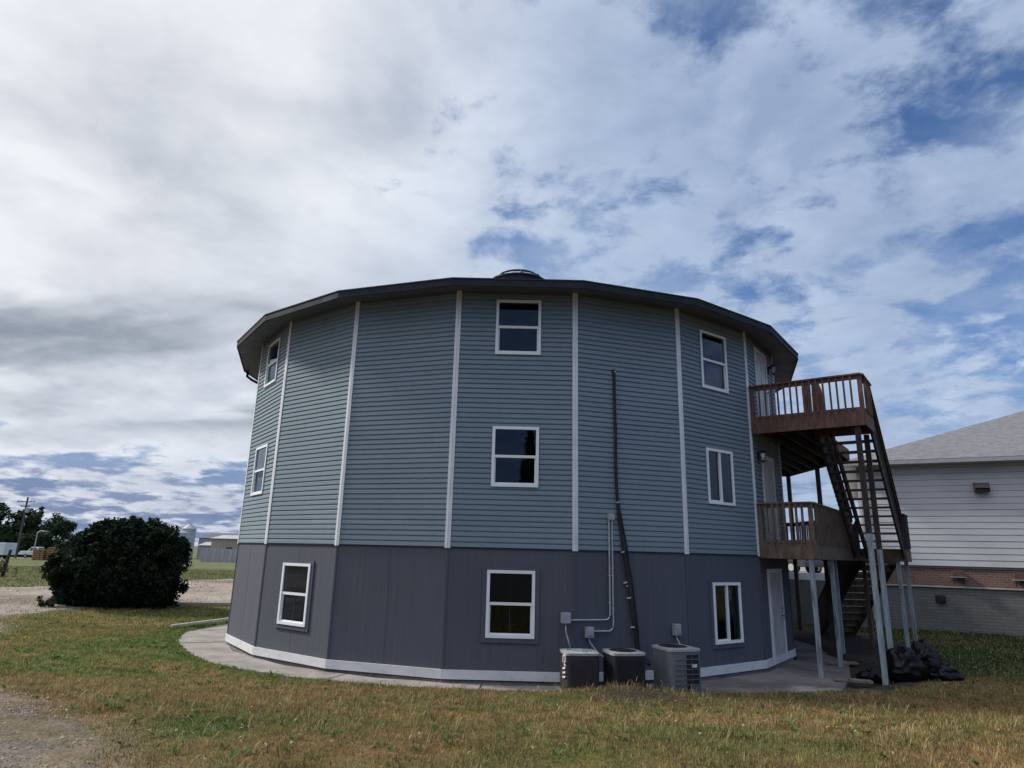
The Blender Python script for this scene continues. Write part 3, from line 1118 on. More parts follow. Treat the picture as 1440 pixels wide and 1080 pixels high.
    for k in range(NS):
        rf.quad(corner(k, RE + .01, ZT + .012), corner(k + 1, RE + .01, ZT + .012), corner(k + 1, .9, rt), corner(k, .9, rt))
        rf.quad(corner(k, RE + .01, ZT - .01), corner(k, RE + .01, ZT + .012), corner(k + 1, RE + .01, ZT + .012), corner(k + 1, RE + .01, ZT - .01))
        rf.quad(corner(k, RE + .01, ZT - .01), corner(k + 1, RE + .01, ZT - .01), corner(k + 1, RE - .03, ZT - .0105), corner(k, RE - .03, ZT - .0105))
    rf.build('roof', MT['shingle'], H)
    # --- cupola with a low glazed dome
    cu = MB()
    cu.lathe([(.98, 10.1), (.98, 11.05), (1.02, 11.07), (1.02, 11.12), (.90, 11.13)], (CX, CY, 0), 20, .1)
    cup = cu.build('cupola', MT['fascia'], H)
    dm = MB()
    prf = [(.90 * math.cos(a), 11.12 + .30 * math.sin(a)) for a in [rad(q) for q in (0, 22, 45, 66, 84)]]
    dm.lathe(prf, (CX, CY, 0), 16, .1)
    dm.build('skylight_dome', MT['lens'], cup, smooth=False)
    rb = MB()
    for i in range(8):
        a = .1 + i * math.pi / 4
        rb.tube([(CX + (r_ + .012) * math.cos(a), CY + (r_ + .012) * math.sin(a), z_ + .012) for r_, z_ in prf], .034, 6)
    ring = [(CX + .66 * math.cos(a), CY + .66 * math.sin(a), 11.34) for a in [i * math.pi / 12 for i in range(25)]]
    rb.tube(ring, .05, 6, False)
    rb.build('dome_rib', MT['fascia'], cup)
    # --- downspout elbow under the far left eave
    ds = MB()
    e = corner(-1, 8.36, ZT - .14)
    w = corner(-1, 7.90, ZT - .52)
    ds.tube([e, e + Vector((0, 0, -.16)), e.lerp(w, .35) + Vector((0, 0, -.14)), e.lerp(w, .75) + Vector((0, 0, -.07)), w, w + Vector((0, 0, -.25)), Vector((w.x, w.y, .3))], .042, 8)
    ds.build('downspout', MT['fascia'], H, smooth=True)
    # --- windows
    for k, ws in WINS.items():
        c, n, t = face(k)
        for (u0, u1, z0, z1, typ) in ws:
            F = MB()
            fw = .058
            up = (0, 0, 1)
            F.frame_box(c, t, n, up, u0, u0 + fw, -.06, .048, z0, z1)
            F.frame_box(c, t, n, up, u1 - fw, u1, -.06, .048, z0, z1)
            F.frame_box(c, t, n, up, u0 + fw, u1 - fw, -.06, .046, z1 - fw, z1)
            F.frame_box(c, t, n, up, u0 + fw, u1 - fw, -.06, .052, z0, z0 + fw)
            wo = F.build('window', MT['frame'], H)
            a, b, lo, hi = u0 + fw, u1 - fw, z0 + fw, z1 - fw
            S = MB()
            P1, P2 = MB(), MB()
            if typ == 'hung':
                mz = (lo + hi) / 2
                S.frame_box(c, t, n, up, a, b, -.02, .034, mz - .026, mz + .026)
                S.frame_box(c, t, n, up, a, a + .022, -.03, .012, lo, mz - .026)
                S.frame_box(c, t, n, up, b - .022, b, -.03, .012, lo, mz - .026)
                S.frame_box(c, t, n, up, a + .022, b - .022, -.03, .014, lo, lo + .026)
                P1.quad(*[wall_pt(k, *q) for q in ((a, mz, .018), (b, mz, .018), (b, hi, .018), (a, hi, .018))])
                P2.quad(*[wall_pt(k, *q) for q in ((a, lo, -.008), (b, lo, -.008), (b, mz, -.008), (a, mz, -.008))])
            else:
                mu = (a + b) / 2 + .01
                S.frame_box(c, t, n, up, mu - .028, mu + .028, -.02, .034, lo, hi)
                S.frame_box(c, t, n, up, a, mu - .028, -.03, .014, lo, lo + .028)
                S.frame_box(c, t, n, up, a, a + .020, -.03, .012, lo + .028, hi)
                P1.quad(*[wall_pt(k, *q) for q in ((a, lo, -.008), (mu, lo, -.008), (mu, hi, -.008), (a, hi, -.008))])
                P2.quad(*[wall_pt(k, *q) for q in ((mu, lo, .018), (b, lo, .018), (b, hi, .018), (mu, hi, .018))])
            S.build('sash', MT['frame'], wo)
            P1.build('pane', MT['glass'], wo)
            P2.build('pane', MT['glass'], wo)
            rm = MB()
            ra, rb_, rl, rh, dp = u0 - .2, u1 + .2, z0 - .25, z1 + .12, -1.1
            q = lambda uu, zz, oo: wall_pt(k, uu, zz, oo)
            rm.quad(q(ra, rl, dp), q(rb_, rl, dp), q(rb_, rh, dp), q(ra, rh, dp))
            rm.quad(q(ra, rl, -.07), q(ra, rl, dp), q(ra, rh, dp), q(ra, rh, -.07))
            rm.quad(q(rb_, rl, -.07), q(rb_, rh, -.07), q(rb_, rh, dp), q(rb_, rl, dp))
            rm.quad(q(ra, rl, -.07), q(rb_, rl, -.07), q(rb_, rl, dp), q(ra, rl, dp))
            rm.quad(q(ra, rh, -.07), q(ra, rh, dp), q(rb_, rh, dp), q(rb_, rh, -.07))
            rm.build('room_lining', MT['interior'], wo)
            if z0 > 2.4:
                J = MB()
                J.frame_box(c, t, n, up, u0 - .012, u0 - .001, .0, .03, z0 - .01, z1 + .012)
                J.frame_box(c, t, n, up, u1 + .001, u1 + .012, .0, .03, z0 - .01, z1 + .012)
                J.frame_box(c, t, n, up, u0 - .001, u1 + .001, .0, .028, z1 + .001, z1 + .012)
                J.build('channel', MT['siding'], wo)
            else:
                # grey painted casing boards round the basement windows
                J = MB()
                cw = .085
                J.frame_box(c, t, n, up, u0 - cw, u0 - .002, .002, .028, z0 - cw, z1 + .05)
                J.frame_box(c, t, n, up, u1 + .002, u1 + cw, .002, .028, z0 - cw, z1 + .05)
                J.frame_box(c, t, n, up, u0 - .002, u1 + .002, .002, .030, z1 + .002, z1 + .05)
                J.frame_box(c, t, n, up, u0 - .002, u1 + .002, .002, .032, z0 - cw, z0 - .002)
                J.build('casing', MT['plywood'], wo)
            if k == 5 and z0 > 5:
                cu2 = MB()
                mz = (lo + hi) / 2
                cu2.frame_box(c, t, n, up, a + .02, b - .02, -.14, -.11, lo + .02, mz + .01)
                cu2.frame_box(c, t, n, up, a + .25, b - .25, -.11, -.07, lo + .2, mz - .08)
                cu2.build('curtain', MT['curtain'], wo)
            if k == 5 and z0 < 2:
                cu2 = MB().frame_box(c, t, n, up, b - .24, b - .09, -.12, -.09, hi - .32, hi - .1)
                cu2.build('paper_notice', MT['curtain'], wo)
    # --- doors on the deck side
    c, n, t = face(6)
    up = (0, 0, 1)
    for (u0, u1, z0, z1) in ((.56, 1.66, .03, 2.07), (.70, 1.70, 2.64, 4.73), (.70, 1.71, 5.44, 7.46)):
        D = MB()
        D.frame_box(c, t, n, up, u0 + .085, u1 - .085, -.02, .026, z0 + .02, z1 - .085)
        for px0, px1, pz0, pz1 in ((.16, .46, .25, .85), (.54, .84, .25, .85), (.16, .46, 1.0, 1.75), (.54, .84, 1.0, 1.75)):
            W_ = (u1 - u0)
            D.frame_box(c, t, n, up, u0 + px0 * W_, u0 + px1 * W_, .0265, .034, z0 + pz0, z0 + pz1)
        do = D.build('door', MT['door'], H)
        E_ = MB()
        E_.frame_box(c, t, n, up, u0, u0 + .085, -.02, .046, z0, z1)
        E_.frame_box(c, t, n, up, u1 - .085, u1, -.02, .046, z0, z1)
        E_.frame_box(c, t, n, up, u0 + .085, u1 - .085, -.02, .044, z1 - .085, z1)
        E_.build('door_frame', MT['trim'], do)
        K = MB()
        p = wall_pt(6, u1 - .16, z0 + .98, .03)
        K.tube([p, p + n * .045, p + n * .06, p + n * .085], [.012, .012, .03, .024], 10)
        p = wall_pt(6, u1 - .16, z0 + 1.14, .03)
        K.tube([p, p + n * .02], .028, 10)
        K.build('handle', MT['brass'], do, smooth=True)
    return H


build_house()


# ------------------------------------------------------------------ wall-mounted services
def build_services():
    c, n, t = face(4)

    def W(u, z, o=.02):
        return wall_pt(4, u, z, o)

    def arc(p0, p1, p2, r=.12, k=5):
        """rounded corner polyline p0-p1-p2"""
        p0, p1, p2 = Vector(p0), Vector(p1), Vector(p2)
        a = p1 + (p0 - p1).normalized() * r
        b = p1 + (p2 - p1).normalized() * r
        pts = [p0]
        for i in range(k + 1):
            s = i / k
            pts.append((a * (1 - s) + p1 * s) * (1 - s) + (p1 * (1 - s) + b * s) * s)
        return pts + [p2]

    def ebox(name, label, u0, u1, z0, z1, dp, strips):
        b = thing(name, label, 'electrical box', W((u0 + u1) / 2, z0, 0))
        MB().frame_box(c, t, n, (0, 0, 1), u0, u1, .018, dp, z0, z1).build('enclosure', MT['greybox'], b, bevel=.006)
        lid = MB().frame_box(c, t, n, (0, 0, 1), u0 + .008, u1 - .008, dp + .001, dp + .012, z0 + (.0 if not strips else .03), z1 - .012)
        if strips:
            for i in range(3):
                zz = z0 + .05 + i * (z1 - z0 - .1) / 3
                lid.frame_box(c, t, n, (0, 0, 1), u0 + .02, u1 - .02, dp + .0125, dp + .02, zz, zz + .028)
        lid.build('cover', MT['greybox'], b, bevel=.003)
        return b
    ebox('junction_box', 'small grey junction box at the top of the two conduits on the teal siding', .672, .808, 2.955, 3.075, .09, False)
    ebox('disconnect_box', 'tall grey electrical box above the brown air conditioner near the white trim line', -.0 - .30, -.135, 1.05, 1.235, .13, False)
    ebox('disconnect_box', 'grey electrical box with ribbed cover between the brown and black air conditioners', .185, .335, .79, .98, .12, True)
    ebox('disconnect_box', 'grey electrical box with ribbed cover above the grey louvred air conditioner', 2.04, 2.185, .81, 1.02, .12, True)
    cd = MB().tube(arc(W(.70, 2.955, .05), W(.70, 1.10, .05), W(-.135, 1.10, .05)), .016, 8)
    for zz in (2.6, 1.9, 1.4):
        cd.frame_box(c, t, n, (0, 0, 1), .675, .725, .018, .05, zz, zz + .02)
    tag(cd.build('conduit', MT['metal'], smooth=False, origin=tuple(W(.70, 1.10, 0))), 'left grey conduit bending to the tall electrical box on the left', 'conduit', 'conduits on the basement wall')
    cd = MB().tube(arc(W(.765, 2.955, .05), W(.765, .90, .05), W(.335, .90, .05)), .016, 8)
    for zz in (2.6, 1.9, 1.3):
        cd.frame_box(c, t, n, (0, 0, 1), .74, .79, .018, .05, zz, zz + .02)
    tag(cd.build('conduit', MT['metal'], origin=tuple(W(.765, .90, 0))), 'right grey conduit bending to the ribbed box between two air conditioners', 'conduit', 'conduits on the basement wall')
    a = W(-.215, 1.05, .07)
    wh = MB().tube([a, a + Vector((.0, 0, -.15)), W(-.19, .8, .10), W(-.17, .64, .18)], .014, 8)
    tag(wh.build('flexible_cable', MT['metal'], smooth=True, origin=tuple(a)), 'grey flexible cable dropping from the tall box to the brown air conditioner', 'cable', 'flexible cables to the air conditioners')
    a = W(.25, .79, .07)
    wh = MB().tube([a, a + Vector((.01, 0, -.06)), W(.30, .66, .10), W(.40, .53, .15), W(.56, .42, .22), W(.72, .36, .30)], .014, 8)
    tag(wh.build('flexible_cable', MT['metal'], smooth=True, origin=tuple(a)), 'grey flexible cable curving from the ribbed box to the black air conditioner', 'cable', 'flexible cables to the air conditioners')
    a = W(2.09, .81, .07)
    wh = MB().tube([a, W(2.11, .73, .09), W(2.15, .62, .15), W(2.16, .5, .2)], .013, 8)
    tag(wh.build('flexible_cable', MT['metal'], smooth=True, origin=tuple(a)), 'short cable dropping from the ribbed box behind the grey air conditioner', 'cable', 'flexible cables to the air conditioners')
    # insulated refrigerant lines
    L = thing('refrigerant_lines', 'pair of black insulated refrigerant pipes running down the siding to the black air conditioner', 'pipes', W(1.2, .4, 0))
    g = random.Random(3)

    def wob(p):
        return p + Vector((g.uniform(-.008, .008), 0, g.uniform(-.004, .004)))
    A = [W(.845, 6.00, .02), W(.852, 6.02, .055), W(.858, 5.94, .06)] + [wob(W(.858 + .018 * i / 6, 5.9 - 2.55 * i / 6, .06)) for i in range(1, 7)]
    A1 = A + [wob(W(.88 + .37 * s, 3.25 - 2.75 * s, .06 + .02 * s)) for s in (.05, .15, .28, .4, .5, .62, .75, .88, 1.0)] + [W(1.30, .40, .2), W(1.30, .36, .42)]
    MB().tube(A1, .030, 9).build('suction_pipe', MT['blackpipe'], L, smooth=True)
    B = [W(.892, 3.42, .05)] + [wob(W(.905 + .40 * s + .045 * math.sin(s * 3.1), 3.32 - 2.8 * s, .055)) for s in (0, .1, .2, .3, .42, .55, .7, .85, 1.0)] + [W(1.36, .38, .3)]
    MB().tube(B, .020, 8).build('liquid_pipe', MT['blackpipe'], L, smooth=True)
    for (u, z, r_) in ((.862, 5.98, .036), (.89, 3.3, .05), (.985, 2.35, .05), (1.03, 1.78, .055), (1.075, 1.72, .04), (1.10, 1.50, .06), (1.165, .97, .06)):
        p = W(u, z, .06)
        MB().tube([p + Vector((-.002, 0, .009)), p + Vector((.002, 0, -.009))], r_ * .8, 9).build('tape_band', MT['tape'], L)


build_services()


# ------------------------------------------------------------------ air conditioners
def ac_unit(label, x0, x1, y0, y1, z0, z1, body, top, fan_off, rot, style):
    cx, cy = (x0 + x1) / 2, (y0 + y1) / 2
    A = thing('air_conditioner', label, 'air conditioner', (cx, cy, z0))
    ca, sa = math.cos(rot), math.sin(rot)
    ex, ey, up = Vector((ca, sa, 0)), Vector((-sa, ca, 0)), Vector((0, 0, 1))
    o = Vector((cx, cy, 0))
    w, d = (x1 - x0) / 2, (y1 - y0) / 2
    MB().frame_box(o, ex, ey, up, -w - .06, w + .06, -d - .06, d + .06, z0 - .07, z0).build('pad', MT['concrete'], A)
    def rsq(a, gx, gy, e=7.0):
        cc, s_ = math.cos(a), math.sin(a)
        q_ = (abs(cc) ** e + abs(s_) ** e) ** (-1 / e)
        return o + ex * (cc * q_ * gx) + ey * (s_ * q_ * gy)
    B = MB().prism([tuple(rsq(2 * math.pi * i / 64, w, d).xy) for i in range(64)], z0, z1 - .05)
    B.build('cabinet', body, A, smooth=False)
    # louvre fins proud of each side
    F = MB()
    if style == 'louvre':
        for i in range(7):
            zz = z0 + .06 + i * (z1 - z0 - .16) / 7
            for (a, b) in ((-.05, .30), (.345, 1 - .05)):
                F.frame_box(o, ex, ey, up, -w * .74 + a * 1.5 * w + .06 * w, -w * .74 + b * 1.5 * w, -d - .014, -d - .001, zz, zz + .012)
                F.frame_box(o, ex, ey, up, w + .001, w + .014, -d * .72, d * .72, zz + .02, zz + .03)
        F.build('louvres', body, A)
        G = MB()
        G.frame_box(o, ex, ey, up, -.02 * w, .30 * w, -d - .008, -d - .0015, z0 + .05, z1 - .10)
        G.frame_box(o, ex, ey, up, .36 * w, .74 * w, -d - .008, -d - .0015, z0 + .14, z1 - .10)
        G.build('coil_grille', MT['acgrille'], A)
        MB().frame_box(o, ex, ey, up, .28 * w, .60 * w, -d - .022, -d - .015, z0 + .42, z0 + .47).build('name_plate', MT['label'], A)
    else:
        k = 22
        for i in range(k):
            zz = z0 + .06 + i * (z1 - z0 - .16) / k
            F.frame_box(o, ex, ey, up, -w * .70, w * .70, -d - .007, -d - .001, zz, zz + .012)
            F.frame_box(o, ex, ey, up, -w - .007, -w - .001, -d * .70, d * .70, zz, zz + .012)
            F.frame_box(o, ex, ey, up, w + .001, w + .007, -d * .70, d * .70, zz, zz + .012)
        F.build('louvres', body, A)
    # top pan with a round fan opening
    T = MB()
    n = 64
    fo = Vector(fan_off)
    rr = min(w, d) * .80
    cen = o + ex * fo.x + ey * fo.y
    sq, ci = [], []
    for i in range(n):
        a = 2 * math.pi * i / n + math.pi / 4
        cc, s_ = math.cos(a), math.sin(a)
        m_ = max(abs(cc), abs(s_))
        sq.append(rsq(a, w + .012, d + .012))
        ci.append(cen + (ex * cc + ey * s_) * rr)
    vs = [(p.x, p.y, z1 - .05) for p in sq] + [(p.x, p.y, z1 - .012) for p in sq] + [(p.x, p.y, z1) for p in ci] + [(p.x, p.y, z1 - .10) for p in ci]
    fs = []
    for i in range(n):
        j = (i + 1) % n
        fs += [(i, j, n + j, n + i), (n + i, n + j, 2 * n + j, 2 * n + i), (2 * n + i, 2 * n + j, 3 * n + j, 3 * n + i)]
    T.add(vs, fs)
    T.build('top_pan', top, A)
    G = MB()
    G.add([(p.x, p.y, z1 - .095) for p in ci], [tuple(range(n))])
    fan = G.build('fan_well', MT['acgrille'], A)
    G = MB()
    for q in (.3, .55, .8, .97):
        G.tube([cen + (ex * math.cos(a) + ey * math.sin(a)) * rr * q + up * (z1 - .004) for a in [i * 2 * math.pi / 28 for i in range(29)]], .006, 5, False)
    for i in range(8):
        a = i * math.pi / 4
        G.tube([cen + up * (z1 + .008), cen + (ex * math.cos(a) + ey * math.sin(a)) * rr + up * (z1 - .002)], .006, 5)
    G.tube([cen + up * (z1 - .04), cen + up * (z1 + .012)], .05, 12)
    G.build('fan_guard', MT['metal'] if style == 'brown' else MT['acgrille'], A)
    return A, o, ex, ey, w, d


A1_, o_, ex_, ey_, w_, d_ = ac_unit('dark brown air conditioner with light top and white marks on its left side', .995, 1.585, 11.86, 12.44, .02, .665, MT['acbrown'], MT['actop'], (0, 0, 0), rad(7), 'brown')
mk = MB()
# upright lettering marks on the left flank, as they read in the photo
zz = .63


def mbar(p, q, wd):
    (a, b), (c2, d2) = p, q
    P = o_ - ex_ * (w_ + .009) + ey_ * a
    Q = o_ - ex_ * (w_ + .009) + ey_ * c2
    mk.beam((P.x, P.y, b), (Q.x, Q.y, d2), .004, wd, side=tuple(ex_))


for p, q, wd in (((-.22, .62), (-.06, .58), .03), ((-.26, .62), (-.26, .52), .03), ((-.26, .52), (-.20, .50), .03), ((-.16, .60), (-.16, .50), .028), ((-.06, .58), (-.06, .48), .03), ((-.16, .47), (-.27, .45), .03),
                 ((-.26, .42), (-.04, .38), .03), ((-.26, .35), (-.04, .31), .03), ((-.26, .28), (-.04, .24), .03)):
    mbar(p, q, wd)
mk.build('lettering', MT['tape'], A1_)
ac_unit('black air conditioner with pale grey top in the middle of the three', 1.765, 2.36, 11.84, 12.44, .02, .685, MT['acblack'], MT['actop'], (-.02, 0, 0), rad(12), 'black')
ac_unit('grey louvred air conditioner on a pad at the right end of the row', 2.71, 3.35, 12.05, 12.69, .02, .745, MT['acgrey'], MT['greybox'], (-.04, .03, 0), rad(20), 'louvre')


# ------------------------------------------------------------------ decks and stairs
UP, LOW = 5.42, 2.62
KNEE = dk(1.2, 5.44)
BX = 9.80


def poly_xy(pts):
    return [(p.x, p.y) for p in (Vector(q) for q in pts)]


def wall_in(k, e=.05):
    c = corner(k)
    v = (c - Vector((CX, CY, 0))).normalized()
    return c + v * e


UPOLY = [dk(.05, 0), dk(2.43, 0), dk(2.43, 1.22), dk(1.2, 1.22), KNEE, Vector((BX, 22.85, 0)), Vector((8.0, 22.85, 0)), wall_in(9), wall_in(8), wall_in(7)]
LPOLY = [dk(.05, 0), dk(1.2, 0), dk(1.2, 4.45), dk(2.43, 4.45), dk(2.43, 5.44), Vector((10.86, 18.62, 0)), Vector((BX, 18.70, 0)), Vector((BX, 22.85, 0)), Vector((8.0, 22.85, 0)), wall_in(9), wall_in(8), wall_in(7)]


def deck_floor(root, poly, z, wood, outer):
    """boards on top, rim joists along the outer edges, joists underneath"""
    pz = poly_xy(poly)
    MB().prism(pz, z - .038, z).build('deck_boards', wood, root)
    for a, b in outer:
        a, b = Vector(poly[a]), Vector(poly[b])
        d = (b - a).normalized()
        s = Vector((d.y, -d.x, 0))
        r = MB().frame_box(a, d, s, (0, 0, 1), -.0, (b - a).length + .0, -.04, .002, z - .315, z - .041)
        r.build('rim_joist', wood, root)
    # joists clipped to the outline by sampling along T
    J = MB()
    P2 = np.array(pz)
    for i in range(40):
        s0 = -2.2 + i * .4
        run = []
        for j in range(140):
            p = dk(s0, -.1 + j * .08)
            ok = bool(in_poly(np.array([p.x]), np.array([p.y]), pz)[0])
            if ok:
                run.append(p)
            if (not ok or j == 139) and len(run) > 4:
                a, b = run[1], run[-2]
                J.frame_box((a.x, a.y, 0), T6, N6, (0, 0, 1), 0, (b - a).length, -.019, .019, z - .28, z - .0405)
                run = []
            elif not ok:
                run = []
    J.build('joists', MT['darkwood'], root)


_bal = {}


def railing(root, a, b, zf, h, wood, posts=(True, True), gap=.135, first=.0, bz=None, bw=.036, outside=True):
    """level railing from a to b at floor height zf"""
    a, b = Vector(a), Vector(b)
    d = (b - a)
    L = d.length
    d.normalize()
    s = Vector((d.y, -d.x, 0))
    a0 = Vector((a.x, a.y, 0))
    R_ = MB().frame_box(a0, d, s, (0, 0, 1), 0, L, -.07, .07, zf + h - .035, zf + h)
    R_.frame_box(a0, d, s, (0, 0, 1), 0, L, -.019, .019, zf + h - .125, zf + h - .0355)
    r = R_.build('railing', wood, root)
    MB().frame_box(a0, d, s, (0, 0, 1), 0, L, -.019, .019, zf + .002, zf + .085).build('bottom_rail', wood, r)
    for i, f in enumerate(posts):
        if f:
            q = .045 if i == 0 else L - .045
            MB().frame_box(a0 + d * q, d, s, (0, 0, 1), -.043, .043, -.068, .018, zf - .30, zf + h - .036).build('railing_post', wood, r)
    n = max(1, int(round((L - .16) / gap)))
    key = (wood.name, round(h, 3), bw)
    for i in range(1, n):
        p = a0 + d * (.08 + (L - .16) * i / n) + s * .038
        if key not in _bal:
            o = MB().box(-bw / 2, bw / 2, -bw / 2, bw / 2, .02, h - .038).build('baluster', wood, r)
            _bal[key] = o
        else:
            o = _bal[key].copy()
            COL.objects.link(o)
            o.parent = r
        o.location = (p.x, p.y, zf)
        o.rotation_euler = (0, 0, math.atan2(d.y, d.x))
    return r


def post(root, p, z0, z1, m, w=.09, split=None, ang=None):
    p = Vector(p)
    d = T6
    b = MB().frame_box((p.x, p.y, 0), T6, N6, (0, 0, 1), -w / 2, w / 2, -w / 2, w / 2, z0, z1)
    o = b.build('post', m, root, bevel=.006)
    return o


def build_decks():
    up = thing('upper_deck', 'red-brown timber deck at the top floor door with balustrade', 'deck', dk(1.2, .6, UP))
    deck_floor(up, UPOLY, UP, MT['redwood'], [(0, 1), (1, 2), (2, 3), (3, 4), (4, 5), (5, 6)])
    railing(up, dk(.05, .03), dk(2.43, .03), UP, .83, MT['redwood'])
    railing(up, dk(2.40, .06), dk(2.40, 1.22), UP, .83, MT['redwood'], (False, True))
    # support posts: painted lower lengths, bare dark upper lengths
    for s, d, sp in ((2.24, .10, 2.85), (2.24, 1.27, 2.55)):
        q = dk(s, d)
        post(up, q, -.08, sp, MT['whitepost'], .10)
        post(up, q, sp, UP - .32, MT['darkwood'], .105)
    for q in (Vector((BX - .08, 20.55, 0)), Vector((BX - .08, 22.74, 0))):
        post(up, q, -.1, UP - .32, MT['midwood'], .12)
    lo = thing('lower_deck', 'weathered brown timber deck at middle floor height on pale posts', 'deck', dk(.6, 2.0, LOW))
    deck_floor(lo, LPOLY, LOW, MT['greywood'], [(0, 1), (1, 2), (2, 3), (3, 4), (7, 8)])
    MB().frame_box(Vector((BX, 18.7, 0)), (0, 1, 0), (1, 0, 0), (0, 0, 1), 0, 4.15, -.04, .002, LOW - .315, LOW - .041).build('rim_joist', MT['greywood'], lo)
    railing(lo, dk(.05, .03), dk(1.2, .03), LOW, .90, MT['greywood'], gap=.125, bw=.045)
    railing(lo, dk(1.17, .06), dk(1.17, 4.45), LOW, .90, MT['greywood'], (False, True), gap=.125, bw=.045)
    railing(lo, dk(2.40, 4.45), dk(2.40, 5.44), LOW, .90, MT['darkwood'], gap=.105, bw=.05)
    railing(lo, Vector((BX - .03, 18.9, 0)), Vector((BX - .03, 22.85, 0)), LOW, .90, MT['greywood'])
    railing(lo, Vector((BX, 22.82, 0)), Vector((8.0, 22.82, 0)), LOW, .90, MT['greywood'])
    for s, d in ((1.08, .07), (1.10, 2.0), (.86, 3.7), (2.20, 4.55), (2.30, 5.36)):
        post(lo, dk(s, d), -.08, LOW - .20, MT['whitepost'], .09)
    post(lo, dk(1.25, 5.55), -.1, LOW - .32, MT['midwood'], .10)

    def stair(name, label, top, ztop, zbot, run, width, dirv, sidev, n, wood, strings, rails, dense=2, risers=False):
        """open-riser flight; top = the corner at the head of the flight, sidev across it"""
        S = thing(name, label, 'staircase', (top + dirv * run * .5).to_tuple()[:2] + (zbot,))
        rise = (ztop - zbot) / n
        for i in range(1, n):
            z = ztop - rise * i
            q = top + dirv * (run * (i - 1) / (n - 1))
            t_ = MB().frame_box((q.x, q.y, 0), dirv, sidev, (0, 0, 1), -.01, run / (n - 1) + .02, .0, width, z - .036, z)
            t_.build('tread', MT['tread'], S)
            if risers:
                MB().frame_box((q.x, q.y, 0), dirv, sidev, (0, 0, 1), -.012, .008, .04, width - .04, z - rise + .03, z - .038).build('riser', MT['greywood'], S)
        a0 = Vector((top.x, top.y, ztop - .20))
        b0 = a0 + dirv * (run + .1) + Vector((0, 0, -(ztop - zbot) * (run + .1) / run + rise * .6))
        for s in strings:
            st = MB().beam(a0 + sidev * s, b0 + sidev * s, .045, .27, side=tuple(sidev))
            st.build('stringer', wood, S)
        for s in rails:
            A_ = Vector((top.x, top.y, ztop + .80)) + sidev * s
            B_ = A_ + dirv * run + Vector((0, 0, -(ztop - zbot)))
            h = MB().beam(A_, B_, .09, .04, side=tuple(sidev))
            h.beam(A_ + Vector((0, 0, -.09)), B_ + Vector((0, 0, -.09)), .038, .09, side=tuple(sidev))
            hr = h.build('handrail', wood, S)
            m_ = dense * n
            for i in range(m_ + 1):
                p = A_.lerp(B_, i / m_)
                w = .036
                if i % m_ == 0:
                    w = .088
                MB().frame_box(p, dirv, sidev, (0, 0, 1), -w / 2, w / 2, -.058, -.02, -.98, -.02).build('baluster', wood, hr)
        return S
    stair('upper_staircase', 'dark open-riser timber flight from the upper deck down to the lower landing', dk(1.22, 1.22), UP, LOW, 3.23, 1.16, Vector(T6), Vector(N6), 14, MT['darkwood'], (.02, .30, 1.14), (.02, 1.17))
    L = stair('lower_staircase', 'brown open-riser timber flight from the lower landing down to the ground', Vector((BX + .06, 18.72, 0)), LOW, -.05, 3.2, 1.0, Vector((0, 1, 0)), Vector((1, 0, 0)), 13, MT['midwood'], (.02, .98), (-.0,), 4, True)
    # planks on the upper deck
    pk = thing('standing_planks', 'two upright reddish boards standing behind the upper balustrade', 'planks', dk(1.1, .95, UP))
    MB().frame_box(dk(1.02, .95), N6, T6, (0, 0, 1), 0, .16, -.02, .02, UP + .002, 6.36).build('plank', MT['redwood'], pk)
    b = dk(1.21, 1.0)
    pl = MB()
    vs = []
    for o in (-.02, .02):
        for (s, z) in ((0, UP + .002), (.30, UP + .002), (.23, 6.22), (.15, 6.45), (.02, 6.44)):
            q = b + N6 * s + T6 * o
            vs.append((q.x, q.y, z))
    pl.add(vs, [(4, 3, 2, 1, 0), (5, 6, 7, 8, 9)] + [(i, (i + 1) % 5, 5 + (i + 1) % 5, 5 + i) for i in range(5)])
    pl.build('plank', MT['redwood'], pk)


build_decks()


def lantern(label, k, u, z):
    c, n, t = face(k)
    p = wall_pt(k, u, z, .02)
    L = thing('wall_lantern', label, 'lamp', p, 'wall lanterns by the deck doors')
    MB().frame_box(p, t, n, (0, 0, 1), -.05, .05, 0, .03, -.08, .1).build('bracket', MT['lampblack'], L)
    q = p + n * .12 + Vector((0, 0, .02))
    b = MB().tube([p + n * .03 + Vector((0, 0, .06)), q + Vector((0, 0, .13))], .012, 6)
    b.lathe([(.02, .14), (.10, .08), (.10, .07)], q, 10)
    b.lathe([(.05, -.13), (.05, -.11), (.02, -.15)], q, 10)
    for i in range(4):
        a = i * math.pi / 2 + .4
        b.tube([q + Vector((.085 * math.cos(a), .085 * math.sin(a), .07)), q + Vector((.05 * math.cos(a), .05 * math.sin(a), -.12))], .008, 5)
    b.build('housing', MT['lampblack'], L)
    MB().lathe([(.045, -.11), (.075, .06)], q, 10).build('lamp_glass', MT['lens'], L, smooth=True)


lantern('black lantern beside the top floor door under the eave', 6, 1.98, 7.12)
lantern('black lantern beside the middle floor door above the lower deck', 6, .42, 4.62)


